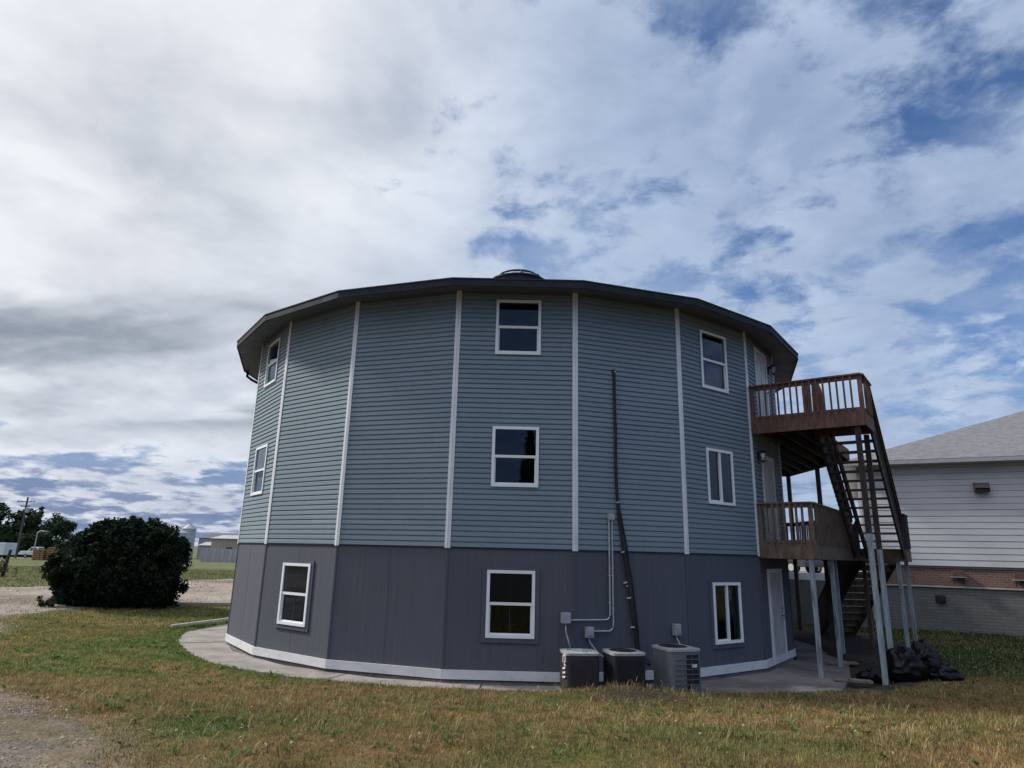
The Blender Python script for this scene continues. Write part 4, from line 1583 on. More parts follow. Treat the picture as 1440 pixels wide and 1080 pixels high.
# ------------------------------------------------------------------ rubbish by the posts
def bag(label, c, r, sc, seed, group='black rubbish bags by the pale posts'):
    B = thing('rubbish_bag', label, 'rubbish bag', c, group)
    nu, nv = 64, 40
    vs, fs = [], []
    for j in range(nv + 1):
        ph = math.pi * j / nv
        for i in range(nu):
            a = 2 * math.pi * i / nu
            d = Vector((math.sin(ph) * math.cos(a), math.sin(ph) * math.sin(a), math.cos(ph)))
            k = 1 + .30 * mnoise.noise(d * 1.4 + Vector((seed, 0, 0))) + .17 * abs(mnoise.noise(d * 3.0 + Vector((0, seed, 0)))) - .07 * abs(mnoise.noise(d * 7 + Vector((0, 0, seed)))) + .04 * mnoise.noise(d * 15 + Vector((0, 0, seed)))
            k += .022 * math.sin(a * 15 + 4 * mnoise.noise(d * 3)) * max(0, d.z)
            p = Vector((d.x * sc[0], d.y * sc[1], d.z * sc[2])) * r * k
            p.z = max(p.z + sc[2] * r * .72, 0.0) - (.01 if p.z < 0 else 0)
            vs.append((c[0] + p.x, c[1] + p.y, c[2] + p.z))
    for j in range(nv):
        for i in range(nu):
            fs.append((j * nu + i, (j + 1) * nu + i, (j + 1) * nu + (i + 1) % nu, j * nu + (i + 1) % nu))
    m = MB().add(vs, fs)
    m.build('sack', MT['bag'], B, smooth=True)
    t = Vector((c[0], c[1], max(v[2] for v in vs) - .03))
    g = MB().tube([t, t + Vector((.01, 0, .02)), t + Vector((.04, .02, .03)), t + Vector((.10, .03, .02))], [.05, .025, .04, .02], 9)
    g.build('knot', MT['bag'], B, smooth=True)


gz = lambda x, y: float(ground_z(np.array([x]), np.array([y]))[0])
bag('large black rubbish bag slumped nearest the pale posts', (7.95, 14.0, gz(7.95, 14.0) - .02), .40, (.95, .9, .98), 2.3)
bag('large black rubbish bag at the right of the pile, tall and rumpled', (8.52, 14.2, gz(8.52, 14.2) - .02), .34, (.85, .9, 1.15), 7.9)
bag('low flat black rubbish bag spread at the right foot of the pile', (8.78, 13.95, gz(8.78, 13.95) - .02), .26, (1.2, .8, .62), 13.1)
bag('small black rubbish bag lying behind the front pale post', (7.48, 14.4, gz(7.48, 14.4) - .03), .19, (1.2, .9, .75), 21.7)


def plank_ground(label, p, ang, L, w, h):
    b = MB().box(-L / 2, L / 2, -w / 2, w / 2, 0, h)
    o = b.build('loose_board', MT['planks'], bevel=.004)
    o.location = p
    o.rotation_euler = (rad(3), rad(2), ang)
    tag(o, label, 'board', 'loose boards on the ground under the decks')


plank_ground('short pale board on the ground left of the front outer pale post', (6.95, 13.72, .0), rad(-8), .42, .14, .05)
plank_ground('pale board lying flat between the two rows of posts', (7.9, 16.3, -.04), rad(20), .9, .2, .04)
plank_ground('small light board on the dirt beside the front inner pale post', (6.75, 14.0, -.035), rad(-15), .35, .1, .03)

# ------------------------------------------------------------------ edging strip and curb on the left lawn
pts = [(-9.20, 19.05), (-9.05, 19.6), (-8.75, 20.6), (-8.5, 21.6), (-8.2, 23.0)]
e = MB()
for (a, b) in zip(pts[:-1], pts[1:]):
    za, zb = gz(*a), gz(*b)
    e.beam((a[0], a[1], .11), (b[0], b[1], .11), .06, .06)
tag(e.build('edging_board', MT['pvc'], origin=(-9.2, 19.05, .0)), 'white edging board along the lawn side of the walkway', 'edging')
e = MB()
pts = [(-11.9, 24.25), (-10.9, 25.0), (-9.6, 26.1), (-7.4, 28.0)]
for (a, b) in zip(pts[:-1], pts[1:]):
    e.beam((a[0], a[1], gz(*a) + .05), (b[0], b[1], gz(*b) + .05), .16, .14)
tag(e.build('kerb', MT['curb'], origin=(-11.9, 24.25, 0)), 'pale concrete kerb between the lawn and the gravel drive', 'kerb')


# ------------------------------------------------------------------ neighbouring building on its block base, terrace, cars
NU, NV = Vector((.885, -.4656, 0)), Vector((.4656, .885, 0))
NO = Vector((12.60, 23.58, 0))
MT['brick'] = brick_mat('old_brick', (.20, .10, .075), (.135, .075, .06), (.20, .17, .15), .21, .075, NU, .011, stain=(.10, .06, .05))
MT['block'] = brick_mat('grey_block', (.165, .162, .155), (.135, .132, .125), (.105, .102, .098), .40, .10, NU, .010, stain=(.095, .10, .085))


def build_neighbour():
    H = thing('neighbour_building', 'pale lap-sided building with grey hip roof on a brick and block base', 'building', NO)
    Ln, Dn = 17.0, 13.0
    up = (0, 0, 1)
    z_b, z_s, z_e = 1.575, 2.22, 5.62
    MB().frame_box(NO, NU, NV, up, 0, Ln, .06, Dn, -.4, z_b - .001).build('block_base', MT['block'], H)
    MB().frame_box(NO, NU, NV, up, .0, Ln, .02, Dn - .02, z_b, z_s).build('brick_band', MT['brick'], H)
    MB().frame_box(NO, NU, NV, up, -.0, Ln, .0, .058, z_b - .05, z_b - .002).build('ledge', MT['curb'], H)
    MB().frame_box(NO, NU, NV, up, -.01, Ln, -.012, .019, z_s - .075, z_s - .002).build('sill_course', MT['slate'], H)
    sd = MB()
    EXN = .205
    z = z_s
    first = True
    while z < z_e:
        z1 = min(z + EXN, z_e)
        zc = z + (z1 - z) * .9
        for (o, dv, L, s) in ((NO, NU, Ln, -NV), (NO + NV * Dn, -NV, Dn, -NU), (NO + NU * Ln, NV, Dn, NU)):
            P = lambda u, zz, off: tuple(Vector((o + dv * u + s * off).to_tuple()[:2] + (zz,)))
            sd.quad(P(0, z, .026), P(L, z, .026), P(L, zc, .016), P(0, zc, .016))
            sd.quad(P(0, zc, .016), P(L, zc, .016), P(L, z1, .0), P(0, z1, .0))
            sd.quad(P(0, z, 0), P(L, z, 0), P(L, z, .026), P(0, z, .026))
        z = z1
    sd.build('siding', MT['nsiding'], H)
    tr = MB()
    for u in (-.03, ):
        tr.frame_box(NO, NU, NV, up, -.035, .10, -.035, -.027, z_s, z_e - .02)
        tr.frame_box(NO, NU, NV, up, -.035, -.027, -.027, .10, z_s, z_e - .02)
    tr.build('corner_trim', MT['nsiding'], H)
    ds = MB().frame_box(NO, NU, NV, up, .02, .09, -.09, -.036, .4, z_e - .05)
    ds.build('downspout', MT['greybox'], H)
    # hip roof with overhang
    ov = .5
    ze, p = z_e + .13, .40
    c = [NO + NU * a + NV * b for a, b in ((-ov, -ov), (Ln + ov, -ov), (Ln + ov, Dn + ov), (-ov, Dn + ov))]
    half = (Dn + 2 * ov) / 2
    r0 = NO + NU * (-ov + half) + NV * (-ov + half)
    r1 = NO + NU * (Ln + ov - half) + NV * (-ov + half)
    zr = ze + half * p
    V = [(q.x, q.y, ze) for q in c] + [(r0.x, r0.y, zr), (r1.x, r1.y, zr)] + [(q.x, q.y, ze - .02) for q in c]
    MB().add(V, [(0, 1, 5, 4), (1, 2, 5), (2, 3, 4, 5), (3, 0, 4), (0, 6, 7, 1), (1, 7, 8, 2), (2, 8, 9, 3), (3, 9, 6, 0)]).build('roof', MT['nshingle'], H)
    so = MB()
    c2 = [NO + NU * a + NV * b for a, b in ((-ov + .03, -ov + .03), (Ln + ov - .03, -ov + .03), (Ln + ov - .03, Dn + ov - .03), (-ov + .03, Dn + ov - .03))]
    so.prism([(q.x, q.y) for q in c2], ze - .15, ze - .1)
    so.build('soffit', MT['nsiding'], H)
    g = MB()
    for a, b in ((0, 1), (3, 0)):
        A, B = c2[a], c2[b]
        g.beam((A.x, A.y, ze - .085), (B.x, B.y, ze - .085), .11, .12)
    g.build('gutter', MT['greybox'], H)
    # wall flood lamp
    p = NO + NU * 3.62
    p = Vector((p.x, p.y, 4.78)) - NV * .03
    Lm = thing('wall_flood_lamp', 'bronze box flood lamp on the pale siding of the next building', 'lamp', p)
    b = MB()
    b.add([tuple(p + NU * u - NV * o + Vector((0, 0, z))) for (o, z) in ((0, -.15), (.22, -.15), (.26, -.02), (.20, .15), (0, .17)) for u in (-.21, .21)],
          [(0, 2, 4, 6, 8), (9, 7, 5, 3, 1), (0, 1, 3, 2), (2, 3, 5, 4), (4, 5, 7, 6), (6, 7, 9, 8), (8, 9, 1, 0)])
    b.build('housing', MT['bronze'], Lm, bevel=.01)
    MB().add([tuple(p + NU * u - NV * o + Vector((0, 0, z))) for (o, z) in ((.223, -.135), (.259, -.03)) for u in (-.18, .18)], [(0, 1, 3, 2)]).build('lens', MT['glassdark'], Lm)
    # boxes and vents on the base
    for label, u, zc, w, h, m in (('dull red metal box on the brick band above a small shelf', 2.62, 1.98, .34, .24, MT['rust']), ('brighter red metal box at the right on the brick band', 4.28, 1.96, .34, .26, MT['rust'])):
        q = NO + NU * u
        B = thing('meter_box', label, 'meter box', (q.x, q.y, zc), 'meter boxes on the brick band')
        MB().frame_box((q.x, q.y, zc), NU, -NV, up, -w / 2, w / 2, .0, .16, -h / 2 + .03, h / 2 - .03).build('enclosure', m, B, bevel=.01)
        MB().frame_box((q.x, q.y, zc), NU, -NV, up, -w / 2 - .04, w / 2 + .04, .0, .21, -h / 2, -h / 2 + .025).build('shelf', MT['greybox'], B)
        for s in (-1, 1):
            MB().tube([q + NU * s * w * .4 - NV * .1 + Vector((0, 0, zc - h / 2)), q + NU * s * w * .4 - NV * .05 + Vector((0, 0, zc - h / 2 - .2))], .015, 6).build('pipe', MT['lampblack'], B)
    q = NO + NU * 2.05
    v = MB().frame_box((q.x, q.y, 1.15), NU, -NV, up, -.11, .11, -.05, .08, -.09, .09)
    v.frame_box((q.x, q.y, 1.15), NU, -NV, up, -.15, .15, -.05, .012 - .05, -.12, .12)
    tag(v.build('wall_vent', MT['lampblack'], origin=(q.x, q.y, 1.15)), 'small dark vent hood on the grey block base', 'vent')


build_neighbour()


def build_terrace():
    W = thing('retaining_wall', 'grey block retaining wall with a white cap below the parking lot', 'retaining wall', (10.5, 24.2, 0))
    a = NO - NU * 6.5
    MB().frame_box(NO, NU, NV, (0, 0, 1), -7.0, -.01, .07, .35, -.3, 1.60).build('block_courses', MT['block'], W)
    MB().frame_box(NO, NU, NV, (0, 0, 1), -7.0, -.01, .05, .37, 1.602, 1.84).build('white_cap', MT['carwhite'], W)
    lot = MB()
    P = [NO + NU * u + NV * v for u, v in ((-7.0, .36), (-.02, .36), (-.02, 70), (-7, 70), (-7, 40))]
    P = [NO + NU * u + NV * v for u, v in ((-7.0, .36), (-.02, .36), (.0, 13.2), (40, 13.2), (40, 90), (-7, 90))]
    lot.prism([(q.x, q.y) for q in P], 1.0, 1.60)
    tag(lot.build('parking_lot', MT['concrete']), kind='structure')


build_terrace()


def car(label, loc, rz, paint, kind='sedan', group=None):
    """small road car from a lofted side profile; length along local x"""
    A = thing('parked_car' if kind != 'pickup' else 'pickup_truck', label, 'car' if kind != 'pickup' else 'truck', loc, group)
    o = Vector(loc)
    ex, ey, up = Vector((math.cos(rz), math.sin(rz), 0)), Vector((-math.sin(rz), math.cos(rz), 0)), Vector((0, 0, 1))
    if kind == 'sedan':
        prof = [(-2.2, .35), (-2.25, .62), (-2.12, .92), (-1.5, .98), (.85, .96), (1.9, .82), (2.2, .6), (2.2, .35)]
        roof = [(-1.75, .97), (-1.05, 1.42), (.15, 1.45), (.95, .96)]
    elif kind == 'van':
        prof = [(-2.4, .4), (-2.45, .8), (-2.4, 1.15), (-1.5, 1.18), (1.2, 1.15), (2.2, .95), (2.4, .65), (2.4, .4)]
        roof = [(-2.35, 1.17), (-2.15, 1.82), (.6, 1.85), (1.35, 1.14)]
    else:
        prof = [(-2.7, .5), (-2.75, .8), (-2.7, 1.1), (-.5, 1.12), (.9, 1.15), (2.4, 1.1), (2.65, .8), (2.65, .5)]
        roof = [(-.55, 1.12), (-.4, 1.78), (.75, 1.8), (1.25, 1.15)]

    def loft(pr, wl, wt, zl, zt):
        m = MB()
        n = len(pr)
        vs = []
        for sgn in (-1, 1):
            for (x, z) in pr:
                f = min(1, max(0, (z - zl) / (zt - zl)))
                vs.append(tuple(o + ex * x + ey * sgn * (wl + (wt - wl) * f) + up * z))
        return m.add(vs, [tuple(range(n))[::-1], tuple(range(n, 2 * n))] + [(i, (i + 1) % n, n + (i + 1) % n, n + i) for i in range(n)])
    zt = max(p[1] for p in roof)
    loft(prof, .90, .88, .3, 1.0).build('body', paint, A, bevel=.05)
    loft(roof, .80, .66, roof[0][1], zt).build('cabin', paint, A, bevel=.04)
    g = MB()
    zb = roof[0][1] + .06
    x0, x1 = roof[0][0] + .35, roof[3][0] - .3
    for sgn in (-1, 1):
        for (xa, xb) in ((x0, (x0 + x1) / 2 - .04), ((x0 + x1) / 2 + .04, x1)):
            q = [(xa, zb, .795), (xb, zb, .795), (min(xb, roof[2][0] - .02), zt - .09, .70), (max(xa, roof[1][0] + .02), zt - .09, .70)]
            g.add([tuple(o + ex * x + ey * sgn * (w + .012) + up * z) for x, z, w in q], [(0, 1, 2, 3) if sgn < 0 else (3, 2, 1, 0)])
    for (i, j) in ((0, 1), (3, 2)):
        (xa, za), (xb, zb2) = roof[i], roof[j]
        off = .015 if i == 3 else -.015
        pts = [(xa, za, .12), (xb, zb2, .88)]
        q = []
        for f, w in ((.15, .70), (.85, .60)):
            x, z = xa + (xb - xa) * f + off, za + (zb2 - za) * f
            q += [tuple(o + ex * x + ey * w + up * z), tuple(o + ex * x - ey * w + up * z)]
        g.add([q[0], q[1], q[3], q[2]], [(0, 1, 2, 3)])
    g.build('window', MT['glassdark'], A)
    for sx in (-1.35, 1.35):
        for sgn in (-1, 1):
            cc = o + ex * sx + ey * sgn * .80 + up * .32
            w = MB().tube([cc - ey * .11, cc + ey * .11], .32, 18).build('wheel', MT['tyre'], A)
            MB().tube([cc + ey * sgn * .108, cc + ey * sgn * .118], .19, 14).build('rim', MT['metal'], w)
    xx = prof[-1][0]
    for sgn in (-1, 1):
        q = o + ex * (xx - .06) + ey * sgn * .62 + up * .68
        MB().frame_box(q, ex, ey, up, 0, .09, -.16, .16, -.06, .06).build('headlight', MT['lens'], A)
        q = o + ex * (prof[1][0] - .02) + ey * sgn * .68 + up * .78
        MB().frame_box(q, ex, ey, up, 0, .06, -.12, .12, -.06, .06).build('tail_light', MT['rust'], A)
    return A


car('red car parked on the lot seen beneath the lower deck', (18.1, 38.6, 1.6), rad(200), MT['carred'], 'sedan')
car('dark car parked on the lot left of the red car', (15.2, 37.5, 1.6), rad(120), MT['cardark'], 'sedan')
car('white van parked on the lot behind the dark car', (16.4, 42.5, 1.6), rad(175), MT['carwhite'], 'van')


# ------------------------------------------------------------------ leaves
def leaf_cloud(name, centres, radii, n_each, size, c_lo, c_hi, parent, aspect=1.6, seed=1, squash=1.0, inner=.0):
    g = np.random.default_rng(seed)
    cen = np.repeat(np.asarray(centres, float), n_each, 0)
    rr = np.repeat(np.asarray(radii, float), n_each)
    n = len(cen)
    d = g.normal(size=(n, 3))
    d /= np.linalg.norm(d, axis=1)[:, None]
    q = (inner + (1 - inner) * g.random(n) ** .45)
    p = cen + d * (rr * q)[:, None] * np.array([1, 1, squash])
    a = g.normal(size=(n, 3)) + d * .7
    a /= np.linalg.norm(a, axis=1)[:, None]
    b = np.cross(a, g.normal(size=(n, 3)))
    b /= np.linalg.norm(b, axis=1)[:, None]
    s = size * (.6 + .8 * g.random(n))[:, None]
    V = np.stack([p - a * s * .5, p + b * s * .5 / aspect, p + a * s * .6, p - b * s * .5 / aspect], 1).reshape(-1, 3)
    tone = np.repeat(g.random(len(centres)), n_each)
    t = np.clip(.55 * tone + .45 * g.random(n), 0, 1)[:, None]
    c = np.asarray(c_lo) + (np.asarray(c_hi) - np.asarray(c_lo)) * t
    return raw_mesh(name, V, 4, np.arange(len(V)), np.repeat(c, 4, 0), MT['leaf'], parent)


def build_bush():
    bx, by, bz = -13.45, 23.6, gz(-12.9, 23.0) - .03
    B = thing('round_bush', 'large dense dark evergreen bush on the lawn left of the building', 'bush', (bx, by, bz))
    g = np.random.default_rng(5)
    cs, rs = [], []
    # shell of clumps on an uneven dome; narrower at the foot
    while len(cs) < 760:
        a = g.uniform(0, 2 * np.pi)
        h = g.uniform(.04, 1.0)
        w = np.interp(h, [0, .15, .35, .6, .8, .93, 1.0], [.72, .88, 1.0, .97, .84, .70, .46])
        top = 2.62 - .32 * sstep(np.cos(a), -.3, -1.0) + .10 * np.sin(3 * a + 1)
        k = .92 + .17 * np.sin(5 * a + h * 7) * np.sin(3 * a) + g.normal(0, .055)
        rad_ = 2.06 * w * k
        f = 1.0 if g.random() < .72 else g.uniform(.2, .95)
        cs.append((bx + rad_ * f * np.cos(a), by + rad_ * f * .8 * np.sin(a), bz + .05 + h * top))
        rs.append(g.uniform(.16, .30))
    cs, rs = np.array(cs), np.array(rs)
    leaf_cloud('foliage', cs, rs, 95, .115, (.008, .014, .009), (.022, .036, .018), B, 1.5, 2)
    # sprigs standing out of the top and flanks
    sp = []
    for i in range(120):
        a = g.uniform(0, 2 * np.pi)
        r_ = g.uniform(.1, 1.75)
        top = 2.62 - .32 * sstep(np.cos(a), -.3, -1.0)
        zz = bz + top * (1.04 - .34 * (r_ / 1.9) ** 3)
        L_ = g.uniform(.15, .42)
        dx, dy = g.normal(0, .10, 2)
        for s in np.linspace(0, 1, 7):
            sp.append((bx + r_ * np.cos(a) + dx * s, by + r_ * .8 * np.sin(a) + dy * s, zz - .1 + L_ * s))
    for i in range(60):
        a = g.uniform(0, 2 * np.pi)
        h = g.uniform(.25, .8)
        r_ = 2.08 * np.interp(h, [0, .15, .35, .6, .8], [.66, .86, 1.0, .98, .86])
        for s in np.linspace(0, 1, 5):
            q = r_ + .22 * s
            sp.append((bx + q * np.cos(a), by + q * .8 * np.sin(a), bz + h * 2.5 + .10 * s))
    # the low side branch at the left foot
    for i in range(26):
        sp.append((bx - .85 - g.uniform(0, .6), by - 1.6 + g.normal(0, .12), bz + .12 + abs(g.normal(0, .14))))
    sp = np.array(sp)
    leaf_cloud('sprigs', sp, np.full(len(sp), .09), 16, .085, (.010, .018, .010), (.03, .042, .02), B, 1.8, 3)
    st = MB()
    for i in range(9):
        a = i * 2 * math.pi / 9 + .3
        st.tube([(bx + .15 * math.cos(a), by + .15 * math.sin(a), bz), (bx + .7 * math.cos(a), by + .6 * math.sin(a), bz + .9), (bx + 1.6 * math.cos(a), by + 1.25 * math.sin(a), bz + 2.0)], [.06, .045, .015], 6)
    st.build('stems', MT['bark'], B)


build_bush()


def tree(label, x, y, h, w, seed, trunk_h=.35, loose=.0, group=None, conif=False, col=((.020, .036, .016), (.055, .082, .032)), leaf=.34):
    g = np.random.default_rng(seed)
    z0 = gz(x, y) - .1
    T = thing('spruce_tree' if conif else 'leafy_tree', label, 'tree', (x, y, z0), group)
    tb = MB()
    tb.tube([(x, y, z0), (x + .05 * h * .1, y, z0 + h * .3), (x - .02 * h * .1, y, z0 + h * .65), (x, y, z0 + h * .92)], [.028 * h, .022 * h, .012 * h, .004 * h], 8)
    cs, rs = [], []
    if conif:
        lev = 22
        for i in range(lev):
            f = i / lev
            rr = w * .5 * (1 - f) ** .9
            m = max(3, int(9 * (1 - f) + 3))
            for j in range(m):
                a = j * 2 * math.pi / m + i * 1.3 + g.normal(0, .2)
                k = g.uniform(.55, 1.0)
                cs.append((x + rr * k * math.cos(a), y + rr * k * math.sin(a), z0 + h * (.1 + .9 * f) - rr * k * .25))
                rs.append(.10 * w * (1 - .6 * f))
        leaf_cloud('crown', cs, rs, 26, leaf, *col, T, 2.2, seed)
    else:
        nb = 9
        for i in range(nb):
            a = i * 2 * math.pi / nb + g.normal(0, .3)
            f = g.uniform(trunk_h, .8)
            p0 = Vector((x, y, z0 + h * f * .8))
            p2 = Vector((x + w * .45 * math.cos(a) * (1 - .4 * f), y + w * .45 * math.sin(a) * (1 - .4 * f), z0 + h * min(.97, f + .22)))
            tb.tube([p0, p0.lerp(p2, .5) + Vector((0, 0, .03 * h)), p2], [.010 * h, .007 * h, .003 * h], 6)
            for s in (.55, .8, 1.0):
                q = p0.lerp(p2, s)
                for _ in range(3 if loose < .4 else 2):
                    cs.append((q.x + g.normal(0, .07 * w), q.y + g.normal(0, .07 * w), q.z + g.normal(0, .04 * h)))
                    rs.append(g.uniform(.06, .12) * w)
        for _ in range(int(40 * (1 - loose))):
            a, r_, zz = g.uniform(0, 6.283), math.sqrt(g.random()), g.uniform(trunk_h, .97)
            k = math.sin(math.pi * min(1, max(0.08, (zz - trunk_h * .55) / (1.02 - trunk_h * .55)))) ** .6
            cs.append((x + w * .46 * r_ * k * math.cos(a), y + w * .46 * r_ * k * math.sin(a), z0 + h * zz))
            rs.append(g.uniform(.07, .13) * w)
        leaf_cloud('crown', cs, rs, 85 if loose < .4 else 55, leaf, *col, T, 1.5, seed)
    tb.build('trunk', MT['bark'], T)


tree('tall thin-crowned tree at the far left edge with sky showing through', -99.5, 128, 9.6, 7.5, 3, .30, .45, 'trees at the far left', leaf=.42)
tree('tall loose tree behind the nearer utility pole', -94.6, 131, 8.9, 7.0, 4, .30, .40, 'trees at the far left', leaf=.42)
tree('broad dense tree sloping down right of the nearer utility pole', -90.6, 133, 7.4, 8.5, 5, .12, .0, 'trees at the far left', leaf=.42)
tree('dense dark tree low behind the lamp post at the far left', -95.5, 122, 5.6, 9.5, 6, .10, .0, 'trees at the far left', leaf=.42)
tree('low thicket tree in the gap right of the lamp post', -89.0, 126, 3.9, 8.5, 12, .04, .0, 'trees at the far left', leaf=.42)
tree('low thicket tree between the trailer and the lamp post', -95.8, 127, 3.6, 9.0, 13, .04, .0, 'trees at the far left', leaf=.42)
tree('low dark tree behind the white trailer', -102.5, 134, 5.8, 8.0, 10, .10, .0, 'trees at the far left', leaf=.42)
# trees that stand behind the viewpoint and show only as reflections in the panes
for lab, x_, y_, h_, w_, sd_ in (('tall pointed spruce behind the viewpoint, mirrored in the centre window', 1.1, -42, 14.6, 5.2, 20),
                                 ('shorter spruce right beside the tall one, mirrored in the centre window', 3.4, -43, 13.2, 5.0, 21),
                                 ('broad spruce at the right of the mirrored row', 6.6, -44, 12.6, 6.0, 22)):
    tree(lab, x_, y_, h_, w_, sd_, conif=True, leaf=.5, group='trees mirrored in the window panes')
for lab, x_, y_, h_, w_, sd_ in (('round leafy tree left of the mirrored spruces', -3.6, -46, 9.0, 8.5, 23),
                                 ('wide leafy tree farther left in the mirrored row', -11.5, -46, 9.4, 9.5, 24),
                                 ('leafy tree at the far right of the mirrored row', 14.0, -46, 9.6, 9.5, 25)):
    tree(lab, x_, y_, h_, w_, sd_, .12, .0, 'trees mirrored in the window panes', leaf=.5)


# ------------------------------------------------------------------ far left yard
def utility_pole(label, x, y, h, arm):
    z0 = gz(x, y) - .2
    P = thing('utility_pole', label, 'utility pole', (x, y, z0), 'utility poles')
    MB().tube([(x, y, z0), (x, y, z0 + h)], [.19, .13], 10).build('pole', MT['pole'], P)
    for dz, L in ((.75, arm), (1.5, arm * .55)):
        c_ = MB().beam((x - L, y - .2, z0 + h - dz), (x + L, y - .2, z0 + h - dz), .10, .13).build('crossarm', MT['pole'], P)
        for u in (-.92, -.55, .55, .92):
            MB().lathe([(.04, 0), (.07, .06), (.05, .14), (.02, .18)], (x + u * L, y - .2, z0 + h - dz + .06), 8).build('insulator', MT['steel'], c_)
        if dz > 1:
            break
    MB().lathe([(.25, 0), (.27, .1), (.27, .75), (.2, .82)], (x + .42, y - .1, z0 + h - 2.5), 12).build('transformer', MT['steel'], P)


utility_pole('nearer tall utility pole at the far left edge', -79.25, 109, 9.9, 1.45)
utility_pole('farther utility pole just left of the dark bush', -122.5, 180, 10.2, 1.35)

zL = gz(-70.2, 100)
Lp = thing('yard_lamp', 'slim grey lamp post between the two utility poles', 'lamp post', (-70.2, 100, zL))
MB().tube([(-70.2, 100, zL), (-70.2, 100, zL + 3.9)], [.10, .07], 8).build('post', MT['metal'], Lp)
MB().tube([(-70.2, 100, zL + 3.85), (-69.7, 100, zL + 4.15), (-69.1, 100, zL + 4.1)], .06, 8).build('arm', MT['metal'], Lp)
MB().box(-69.5, -68.7, 99.85, 100.15, zL + 4.0, zL + 4.14).build('lamp_head', MT['greybox'], Lp, bevel=.03)

car('white pickup truck parked beyond the grass at the far left', (-78.6, 113, gz(-78.6, 113)), rad(178), MT['carwhite'], 'pickup')
car('white van parked behind the orange timber stacks', (-66.2, 104, gz(-66, 104)), rad(170), MT['carwhite'], 'van')

zt_ = gz(-76.5, 100)
Tr = thing('box_trailer', 'white box trailer cut by the left edge of the view', 'trailer', (-76.6, 100, zt_))
MB().box(-80.5, -73.7, 98.8, 101.2, zt_ + .55, zt_ + 2.3).build('box_body', MT['carwhite'], Tr, bevel=.05)
MB().box(-80.3, -73.9, 99.0, 101.0, zt_ + .42, zt_ + .545).build('chassis', MT['lampblack'], Tr)
for xx in (-75.0, -76.0):
    for yy in (98.95, 101.05):
        MB().tube([(xx, yy - .12, zt_ + .38), (xx, yy + .12, zt_ + .38)], .38, 14).build('wheel', MT['tyre'], Tr)


def pallet_stack(label, x, y, w, d, n, lean=0.):
    z = gz(x, y)
    S = thing('timber_stack', label, 'timber stack', (x, y, z), 'orange timber stacks in the far yard')
    for i in range(n):
        b = MB()
        jx = random.uniform(-.06, .06)
        zz = z + i * .30
        for k in range(5):
            b.box(x - w / 2 + jx, x + w / 2 + jx, y - d / 2 + k * d / 5 + .02, y - d / 2 + (k + 1) * d / 5 - .04, zz + .1, zz + .29)
        for k in (-1, 0, 1):
            b.box(x + k * (w / 2 - .1) - .05 + jx, x + k * (w / 2 - .1) + .05 + jx, y - d / 2, y + d / 2, zz, zz + .098)
        b.build('layer', MT['pallet'], S)


pallet_stack('orange timber stack at the left end of the far row', -65.6, 95.0, 1.5, 1.2, 5)
pallet_stack('taller orange timber stack in the middle of the far row', -64.0, 95.4, 1.4, 1.2, 6)
pallet_stack('orange timber stack nearest the dark bush', -62.5, 95.0, 1.4, 1.2, 5)

# rough post with dry weeds at the left edge
zz = gz(-29.6, 40)
Wp = MB().tube([(-29.62, 40, zz), (-29.55, 40, zz + .8), (-29.45, 40, zz + 1.55)], [.10, .09, .08], 8)
tag(Wp.build('fence_post', MT['bark'], origin=(-29.62, 40, zz)), 'dark leaning stump post in weeds at the left edge', 'post')
g_ = np.random.default_rng(3)
wc = np.array([(-29.9 + g_.normal(0, .35), 39.7 + g_.normal(0, .25), zz + .3 + abs(g_.normal(0, .28))) for _ in range(46)])
wd = leaf_cloud('dry_weeds', wc, np.full(46, .16), 14, .22, (.09, .06, .04), (.15, .11, .06), None, 4.5, 9)
tag(wd, 'clump of tall brown dry weeds round the stump post', 'weeds')


def build_silos():
    def bins(label, x, y, r, h, cone, legs):
        z0 = gz(x, y) - .1
        S = thing('grain_bin', label, 'grain bin', (x, y, z0), 'steel grain bins')
        zb = z0 + legs
        prof = [(r, 0)]
        k = int(h / .35)
        for i in range(k):
            prof += [(r + .035, (i + .5) * h / k), (r, (i + 1) * h / k)]
        MB().lathe(prof, (x, y, zb), 28).build('bin_wall', MT['steel'], S)
        MB().lathe([(r + .12, h), (.25, h + cone), (.25, h + cone + .2), (.05, h + cone + .25)], (x, y, zb), 28).build('bin_roof', MT['ribmetal'], S)
        if legs > .5:
            MB().lathe([(.3, -legs * .7), (r, 0)], (x, y, zb), 28).build('hopper', MT['steel'], S)
            for i in range(6):
                a = i * math.pi / 3 + .3
                MB().tube([(x + r * math.cos(a), y + r * math.sin(a), z0), (x + r * math.cos(a), y + r * math.sin(a), zb + .2)], .10, 6).build('leg', MT['steel'], S)
    bins('hopper-bottomed steel bin on legs in front of the bin cluster', -72.6, 148, 1.65, 3.0, .9, 2.6)
    bins('tall steel bin at the left of the far cluster', -78.3, 158, 1.25, 6.3, .8, .2)
    bins('tall steel bin with pointed roof at the right of the far cluster', -74.9, 157, 1.5, 6.6, 1.1, .2)
    bins('tall steel bin in the middle of the far cluster', -76.8, 161, 1.3, 6.5, .9, .2)


build_silos()


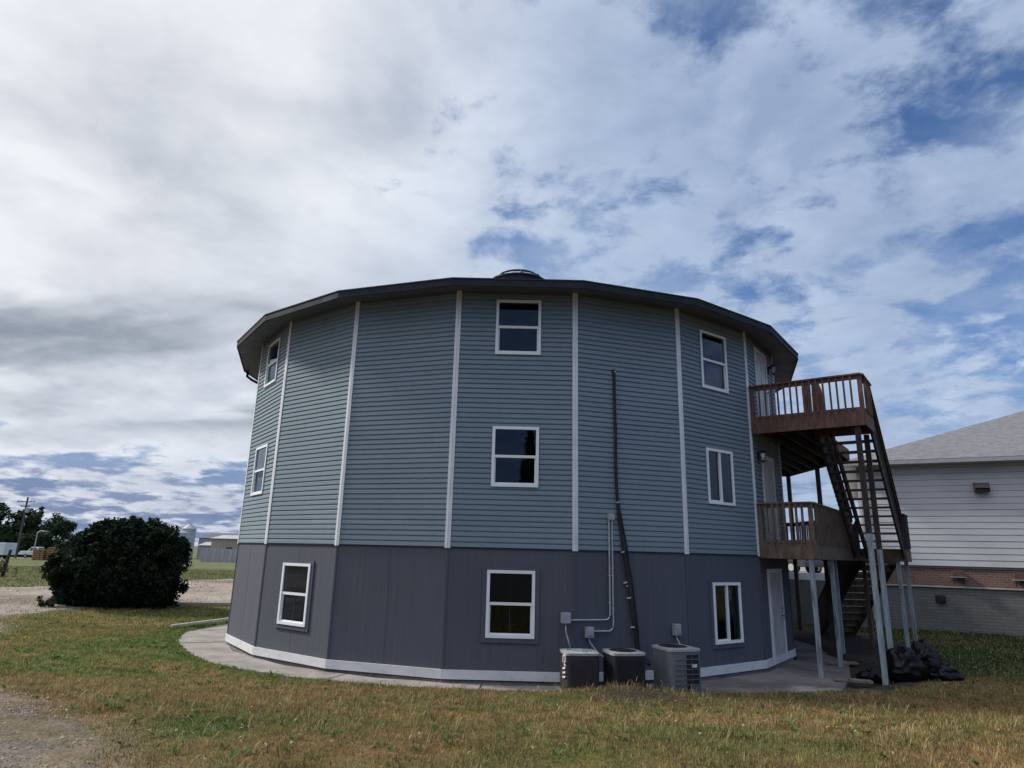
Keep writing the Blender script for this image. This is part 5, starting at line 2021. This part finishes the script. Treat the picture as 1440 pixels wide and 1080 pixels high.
def shed(name, label, x0, x1, y0, y1, h0, h1, wall, roof, door=False):
    z0 = min(gz(x0, y0), gz(x1, y0)) - .3
    S = thing(name, label, 'warehouse', ((x0 + x1) / 2, y0, z0))
    w = MB().box(x0, x1, y0, y1, z0, z0 + h0)
    n = int((x1 - x0) / .6)
    for i in range(n):
        w.box(x0 + i * .6 + .1, x0 + i * .6 + .16, y0 - .04, y0 - .001, z0, z0 + h0 - .05)
    w.build('wall', wall, S)
    r = MB()
    r.add([(x0 - .3, y0 - .3, z0 + h0), (x1 + .3, y0 - .3, z0 + h0), (x1 + .3, (y0 + y1) / 2, z0 + h1), (x0 - .3, (y0 + y1) / 2, z0 + h1), (x1 + .3, y1 + .3, z0 + h0), (x0 - .3, y1 + .3, z0 + h0)],
          [(0, 1, 2, 3), (3, 2, 4, 5), (0, 3, 5), (1, 4, 2)])
    r.build('roof', roof, S)
    if door:
        MB().box(x0 + 3.2, x0 + 4.4, y0 - .08, y0 - .045, z0 + h0 * .35, z0 + h0 * .62).build('door', MT['lampblack'], S)


shed('warehouse', 'long dark-roofed grey warehouse behind the tan one', -70, -45, 152, 166, 4.9, 6.2, MT['greybox'], MT['slate'])
shed('warehouse', 'tan metal warehouse beyond the pale fence', -60.9, -42, 138, 150, 4.6, 5.4, MT['tan'], MT['ribmetal'], True)
shed('storage_shed', 'low grey shed left of the tan warehouse', -64.6, -61.2, 141, 148, 3.2, 3.9, MT['greybox'], MT['ribmetal'])

Fz = gz(-47, 110)
Fp = thing('metal_fence', 'pale corrugated metal fence in front of the warehouses', 'fence', (-46, 110, Fz))
b = MB()
u = -50.0
k = 0
while u < -36:
    b.box(u, u + .34, 110 + (.04 if k % 2 else 0), 110.05 + (.04 if k % 2 else 0), Fz - .6, Fz + 2.15)
    u += .34
    k += 1
b.build('sheeting', MT['ribmetal'], Fp)
for i in range(6):
    MB().tube([(-49.9 + i * 2.7, 110.2, Fz - .6), (-49.9 + i * 2.7, 110.2, Fz + 2.2)], .07, 8).build('post', MT['metal'], Fp)
